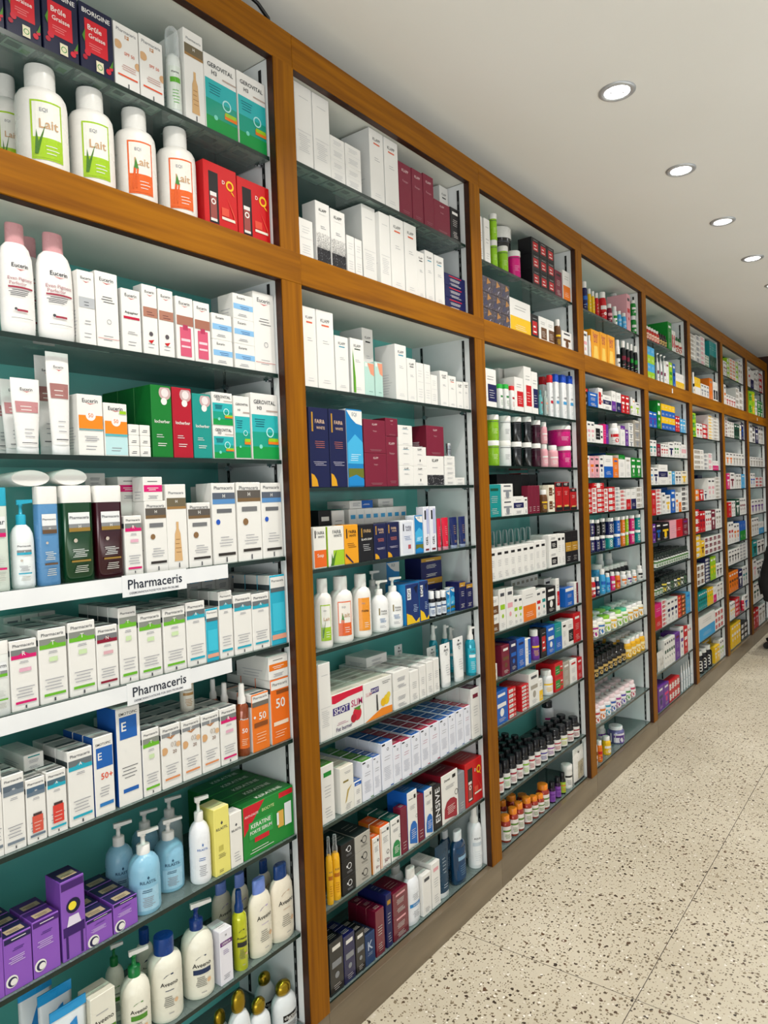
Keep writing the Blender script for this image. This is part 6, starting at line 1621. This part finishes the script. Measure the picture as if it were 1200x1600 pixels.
b wk5 6563.5 105 809 121.3 1 -28 85 1 87
b wk5 6670.1 105 809 121.3 1 -28 85 1 87
b wk5 6776.6 105 809 121.3 1 -28 85 1 87
b wa8 6910.6 131 809 28.5 5 -28 106 1 108
b wa8 7042.8 131 809 28.5 5 -28 106 1 108
!G L7 579
b oe5 6445.7 86 579 165.5 1 -28 71 1 73
b oe5 6532.7 86 579 165.5 1 -28 71 1 73
b oe5 6619.7 86 579 165.5 1 -28 71 1 73
b oe5 6706.7 86 579 165.5 1 -28 71 1 73
b nw5 6844.8 157 579 154.0 1 -28 110 1 112
b wt5 6991.6 97 579 160.7 1 -28 81 1 83
b wt5 7089.9 97 579 160.7 1 -28 81 1 83
!G L8 357
b wy5 6444.6 60 357 136.7 1 -28 50 1 52
b wy5 6505.5 60 357 136.7 1 -28 50 1 52
b wy5 6566.4 60 357 136.7 1 -28 50 1 52
b rp8 6694.1 168 357 37.2 4 -28 110 1 112
y maS 6964.1 31 357 126.7 1 -28 32 1 35
b wb5 7061.3 154 357 124.9 1 -28 110 1 112
!G BF 116
b yw5 6478.5 88 116 187.6 1 -28 71 1 73
b yw5 6567.8 88 116 187.6 1 -28 71 1 73
b yw5 6657.2 88 116 187.6 1 -28 71 1 73
b yw5 6746.5 88 116 187.6 1 -28 71 1 73
b kw8 6884.5 138 116 46.4 3 -28 110 1 112
b kw8 7024.0 138 116 46.4 3 -28 110 1 112
!H U1 2374
b wr5 7465.4 82 2374 190.7 1 -28 78 1 80
b wn2 7554.9 79 2374 172.1 1 -28 74 1 76
b wn2 7635.0 79 2374 172.1 1 -28 74 1 76
b wi5 7734.3 81 2374 181.1 1 -28 76 1 78
b wi5 7816.5 81 2374 181.1 1 -28 76 1 78
b wa5 7911.8 79 2374 210.7 1 -28 74 1 76
b rw8 8034.6 149 2374 62.3 3 -28 110 1 112
!H UF 2121
b lg8 7497.5 139 2121 110.1 2 -28 110 1 112
b ly8 7641.5 121 2121 114.5 2 -28 100 1 102
b wa5 7767.7 105 2121 171.3 1 -28 87 1 89
b gw5 7907.7 133 2121 83.4 2 -28 110 1 112
b gw5 8042.2 133 2121 83.4 2 -28 110 1 112
!H L1 1862
b wi5 7481.0 112 1862 175.0 1 -28 91 1 93
b wk8 7609.9 128 1862 49.7 3 -28 103 1 105
b nw5 7762.3 140 1862 159.6 1 -28 110 1 112
b wi5 7908.9 111 1862 175.0 1 -28 90 1 92
b wi5 8020.9 111 1862 175.0 1 -28 90 1 92
!H L2 1636
b wi5 7466.5 129 1636 90.5 1 -28 104 1 106
b wi5 7597.0 129 1636 90.5 1 -28 104 1 106
b wi5 7727.4 129 1636 90.5 1 -28 104 1 106
b wi5 7857.9 129 1636 90.5 1 -28 104 1 106
b wi5 7988.3 129 1636 90.5 1 -28 104 1 106
!H L3 1440
b wb5 7446.6 108 1440 132.6 1 -28 87 1 89
b wb5 7555.9 108 1440 132.6 1 -28 87 1 89
b wr8 7728.3 185 1440 32.3 3 -28 110 1 112
b wr8 7914.2 185 1440 32.3 3 -28 110 1 112
!H L4 1189
b wu5 7472.2 155 1189 132.7 1 -28 110 1 112
b wu5 7628.4 155 1189 132.7 1 -28 110 1 112
b wu5 7784.6 155 1189 132.7 1 -28 110 1 112
b wu5 7940.7 155 1189 132.7 1 -28 110 1 112
!H L5 986
b wi5 7453.6 109 986 165.5 1 -28 88 1 90
b wi5 7564.2 109 986 165.5 1 -28 88 1 90
b wi5 7674.7 109 986 165.5 1 -28 88 1 90
b ws2 7865.8 256 986 110.7 1 -28 110 1 112
!H L6 794
b td5 7522.5 209 794 144.2 1 -28 110 1 112
b wk5 7730.2 179 794 128.3 1 -28 110 1 112
b wk5 7910.7 179 794 128.3 1 -28 110 1 112
!H L7 574
b wp5 7487.7 159 574 190.2 1 -28 110 1 112
b wk5 7642.7 115 574 153.2 1 -28 93 1 95
b wk5 7759.2 115 574 153.2 1 -28 93 1 95
b wk5 7875.8 115 574 153.2 1 -28 93 1 95
!H L8 354
b wd5 7465.6 136 354 182.6 1 -28 110 1 112
b wd5 7602.8 136 354 182.6 1 -28 110 1 112
b wd5 7740.0 136 354 182.6 1 -28 110 1 112
b wd5 7877.2 136 354 182.6 1 -28 110 1 112
!H BF 116
b rp5 7400.7 139 116 181.5 1 -28 110 1 112
b rp5 7541.1 139 116 181.5 1 -28 110 1 112
b wi5 7711.0 158 116 171.2 1 -28 110 1 112
b wi5 7869.7 158 116 171.2 1 -28 110 1 112"""
SHN = {'U1': 0, 'UF': 1}
NAMES = dict(v='foam_bottle', b='product_carton', m='lotion_bottle', f='lotion_bottle', p='pump_bottle', s='shampoo_bottle', t='cosmetic_tube', j='supplement_jar', q='pill_bottle', d='small_bottle', y='spray_bottle', o='shampoo_bottle', x='refill_pouch', l='lying_bottle')
CATS = dict(v='bottle', b='box', m='bottle', f='bottle', p='bottle', s='bottle', t='tube', j='jar', q='bottle', d='bottle', y='bottle', o='bottle', x='pouch', l='bottle')
ORD = ['first', 'second', 'third', 'fourth', 'fifth', 'sixth', 'seventh', 'eighth', 'ninth', 'tenth', 'eleventh', 'twelfth']
def nth(i): return '%d%s' % (i, {1: 'st', 2: 'nd', 3: 'rd'}.get(i if i < 20 else i % 10, 'th')) if i else ''
shelf_no = {}; recs = []; cur = None; allsh = []
for ln in DATA.split('\n'):
    if ln[0] == '!':
        b_, s_, z_ = ln[1:].split(); cur = (b_, s_, int(z_) / 1000); allsh.append(cur); continue
    recs.append((cur, ln.split()))
for b_ in 'ABCDEFGH':
    for i, s in enumerate([s for s in allsh if s[0] == b_]): shelf_no[(b_, s[1])] = i
def shelf_word(b_, s_):
    if s_ == 'BF': return 'bottom shelf'
    i = shelf_no[(b_, s_)]; return 'top shelf' if i == 0 else ORD[i] + ' shelf'
# glass shelves
for (b_, s_, z_) in allsh:
    k = 'ABCDEFGH'.index(b_); t = .010
    if s_ in ('BF', 'UF'):
        base = PL if s_ == 'BF' else MID1; t = z_ - base - .001
        if t < .003: continue
    bm = bmesh.new(); x0, x1, y0, y1 = BACK + .001, -.021, oy0(k) + .0012, oy1(k) - .0016
    r = bmesh.ops.create_cube(bm, size=1)
    for v in r['verts']: v.co = Vector((x0 + (v.co.x + .5) * (x1 - x0), (v.co.y - 0) * (y1 - y0 - .006), (v.co.z - .5) * t))
    me = bpy.data.meshes.new('glass_shelf'); me.materials.append(GLASS); me.materials.append(GEDGE)
    for f in bm.faces:
        if f.normal.z < -.9: f.material_index = 0
        elif abs(f.normal.z) < .5: f.material_index = 1
    bm.to_mesh(me); bm.free()
    o = link('glass_shelf', me, None, (0, (y0 + y1) / 2, z_))
    tag(o, 'clear green-edged glass shelf, %s of the %s bay' % (shelf_word(b_, s_), BAYN[k]), 'shelf', 'green-edged glass shelves')
    if t > .009:
        for xx in (-.06, -.225):
            bm = bmesh.new(); tube(bm, [(xx + .006, -.001, -.004), (xx + .006, -.014, -.004)], .0035, 8)
            r = bmesh.ops.create_cube(bm, size=1)
            for v in r['verts']: v.co = Vector((xx + .006 + v.co.x * .018, -.009 + v.co.y * .012, -.0018 + v.co.z * .003))
            bmobj('shelf_clip', bm, CHROME, o, (0, (y1 - y0) / 2, -t), False)
items = []
counter = {}
for (sh, p) in recs:
    k, dn_ = p[0], p[1]; yc, w, zb, h, st, fr, d, n, pt = [float(x) for x in p[2:]]
    yc /= 1000; w /= 1000; zb /= 1000; h /= 1000; fr /= 1000; d /= 1000; pt /= 1000
    ck = (sh[0], sh[1], dn_); idx = counter.get(ck, 0); counter[ck] = idx + 1
    near = sh[0] in 'ABC'
    if k == 'b': look = (D[dn_] if dn_ in D else generic(dn_))[4]
    elif k == 'l': look = 'white bottle lying with oval end'
    elif k == 'x': look = {'wipe': 'white wipes pack with blue edge', 'coff': 'white coffee pouch', 'silx': 'pale silver pouch'}[dn_]
    else: look = bottle(dn_, idx)[5]
    if k == 'j' and 'jar' not in look and 'tub' not in look: look = look.replace('bottle', 'jar')
    for s_i in range(int(st)):
        for r_i in range(int(n)):
            rowback = r_i if r_i else (0)
            tier = 0
            if st > 1: tier = s_i + 1
            elif zb > sh[2] + .012: tier = 9
            items.append(dict(sh=sh, k=k, dn=dn_, idx=idx, y=yc, w=w, z=zb + s_i * h, h=h, x=fr - d / 2 - r_i * pt, d=d, row=r_i, fr=fr, tier=tier, look=look, near=near))
# labels: what it looks like, then where it stands among its look-alikes
for it in items:
    it['rk'] = it['row'] + (0 if it['fr'] > -.045 else (1 + int((-.045 - it['fr']) / .05)))
groups = {}
for it in items: groups.setdefault((it['sh'][0], it['sh'][1], it['look']), []).append(it)
for key, g in groups.items():
    rows = sorted({i['rk'] for i in g}); tiers = sorted({round(i['z'], 2) for i in g})
    sub = {}
    for i in g: sub.setdefault((i['rk'], i['tier']), []).append(i)
    for (rk, tr), s in sub.items():
        s.sort(key=lambda i: (i['y'], -i['x']))
        for q, i in enumerate(s):
            t = i['look']
            if len(s) > 1: t += ', leftmost' if q == 0 else ', rightmost' if q == len(s) - 1 else ', ' + nth(q + 1) + ' from left'
            if len(rows) > 1 and rk: t += ', ' + (ORD[rk] if rk < 12 else nth(rk + 1)) + ' row'
            elif rk and len(g) == 1 and i['row'] == 0: t += ' standing behind'
            if tr and tr < 9 and len({j['tier'] for j in g}) > 1: t += ', ' + ('lowest' if tr == 1 else ORD[tr - 1]) + ' layer'
            if tr == 9: t += ', stacked on top'
            wd = shelf_word(key[0], key[1])
            t += ', ' + wd + ', ' + BAYN['ABCDEFGH'.index(key[0])] + ' bay'
            if 'bottom' not in wd and 'top' not in wd and len(t.split()) < 16: t = t.replace(wd, wd + ' down')
            i['label'] = t
def carton_name(n, bay):
    if n[:3] in ('bio', 'slm'): return 'supplement_carton'
    if n[:2] in ('so', 'fw', 'nv', 'nz'): return 'soap_carton'
    if n[:2] in ('kl', 'te') or n[:3] in ('loc', 'ger'): return 'cosmetics_carton'
    if n in ('dq', 'dqK', 'dqA', 'nK', 'hh4', 'hp4', 'hh0', 'ka5', 'na5') or n[:2] == 'dn': return 'hair_care_carton'
    if bay == 'B' and n == 'ww4': return 'ampoule_carton'
    if n[:2] == 'ph': return 'face_cream_carton'
    if bay in 'AB': return 'skincare_carton'
    return dict(C='dermatology_carton', D='vitamin_carton', E='medicine_carton', F='remedy_carton', G='baby_care_carton', H='pharmacy_carton')[bay] if bay != 'G' else 'small_product_carton'
for it in items:
    nm = NAMES[it['k']] if it['k'] != 'b' else carton_name(it['dn'], it['sh'][0]); lab = it['label']
    if len(lab.split()) > 16: lab = lab.replace('carton with', 'carton,').replace(' from left', '')
    g = groups[(it['sh'][0], it['sh'][1], it['look'])]
    grp = None
    if len(g) > 1: grp = '%ss on the %s of the %s bay' % (it['look'].split(' with')[0].split(',')[0], shelf_word(it['sh'][0], it['sh'][1]), BAYN['ABCDEFGH'.index(it['sh'][0])])
    loc = (it['x'], it['y'], it['z'])
    if it['k'] == 'b':
        o = link(nm, box_mesh(it['dn'], it['w'], it['d'], it['h'], it['near']), None, loc)
    else:
        o = empty(nm, loc)
        last = None
        for pn, me in bottle_meshes(it['k'], it['dn'], it['idx'], it['w'], it['d'], it['h'], it['near']):
            if pn[0] == '>': link(pn[1:], me, last)
            else: last = link(pn, me, o)
        if it['k'] in 'mpqjdyv': o.rotation_euler = (0, 0, -.55 * math.atan2(it['y'], 1.33))
    tag(o, lab, CATS[it['k']], grp)
# white name strips clipped to two shelves of the nearest bay
for z_, wd in ((1.336, 'fifth'), (1.114, 'sixth')):
    root = empty('shelf_edge_strip', (-.0145, .8, z_ - .012))
    tag(root, 'white shelf-edge strip with name card on %s shelf, nearest bay' % wd, 'shelf strip', 'white shelf edge strips')
    boxes('strip_rail', [(-.0010, .0012, -.378, .318, -.020, .012)], CARDW, root)
    o = boxes('name_card', [(.0014, .0022, .04, .199, -.030, .0145)], CARDW, root); o['label'] = 'white name card with dark lettering'
    mb = MB(); draw(mb, [('t', 'Pharmaceris', .5, .56, .84, '2a2f3c', .6), ('t', 'DERMOINNOVATIONS FOR SKIN PROBLEMS', .48, .16, .82, '5a5f6c', .1)], lambda u, v, l: (.0022 + EPS * l, .04 + .159 * u, -.030 + .0445 * v), .159, .0445)
    link('card_lettering', mb.mesh('card_lettering'), root)
# tiny white tag on the middle rail of the fifth bay and the last one
for yy, tx in ((4.79, 'fifth'), (7.62, 'eighth')):
    tag(boxes('rail_tag', [(-.0006, .0006, -.008, .008, -.014, .014)], CARDW, None, (0, 0, 0)), 'tiny white tag on the middle rail of the %s bay' % tx, 'tag').location = (.0035, yy, 2.085)
# ---------------------------------------------------------------- black chair at the far right edge
root = empty('office_chair', (.345, 7.14, 0)); root.rotation_euler = (0, 0, math.radians(90))
tag(root, 'black high-backed swivel chair at the right edge beyond the shelves', 'chair')
bm = bmesh.new()
N = 12; prev = None
for q in range(N + 1):
    t = q / N; z = .46 + .5 * t; hw = .25 * (1 - .25 * max(0, t - .6) ** 1.5 * 3) * (.85 + .15 * math.sin(math.pi * min(1, t * 1.4))); xo = -.22 + .06 * math.sin(t * 3) - .08 * t
    ring = []
    for u, s in ((-1, .6), (-.9, 1), (0, .7), (.9, 1), (1, .6), (.9, -.6), (0, -1), (-.9, -.6)):
        ring.append(bm.verts.new((xo + .04 * s, hw * u, z)))
    if prev:
        for j in range(8): bm.faces.new((prev[j], prev[(j + 1) % 8], ring[(j + 1) % 8], ring[j]))
    else: bm.faces.new(ring[::-1])
    prev = ring
bm.faces.new(prev)
o = bmobj('backrest', bm, BLACKF, root); sm = o.modifiers.new('s', 'SUBSURF'); sm.levels = 1; sm.render_levels = 2
o = boxes('seat', [(-.24, .25, -.23, .23, .43, .52)], BLACKF, root, bevel=.03); sm = o.modifiers.new('s', 'SUBSURF'); sm.levels = 1; sm.render_levels = 2
bm = bmesh.new(); cyl(bm, (0, 0), .03, .1, .45, 16); cyl(bm, (0, 0), .045, .1, .24, 16); bmobj('gas_column', bm, BLACKP, root)
for q in range(5):
    a = q * 2 * math.pi / 5 + .3; bm = bmesh.new()
    tube(bm, [(0, 0, .13), (.15 * math.cos(a), .15 * math.sin(a), .11), (.23 * math.cos(a), .23 * math.sin(a), .075)], .02, 10)
    lg = bmobj('base_leg', bm, BLACKP, root)
    bm = bmesh.new(); cyl(bm, (0, 0), .028, -.02, .02, 16)
    for v in bm.verts: v.co = Vector((v.co.z * math.sin(a) + .23 * math.cos(a) + v.co.x * math.cos(a), -v.co.z * math.cos(a) + .23 * math.sin(a) + v.co.x * math.sin(a), v.co.y + .0285))
    bmobj('castor', bm, BLACKP, lg)
for s in (-1, 1):
    bm = bmesh.new(); tube(bm, [(-.1, .24 * s, .5), (-.08, .262 * s, .62), (-.05, .262 * s, .7), (.15, .262 * s, .7)], .016, 10); bmobj('armrest', bm, BLACKP, root)
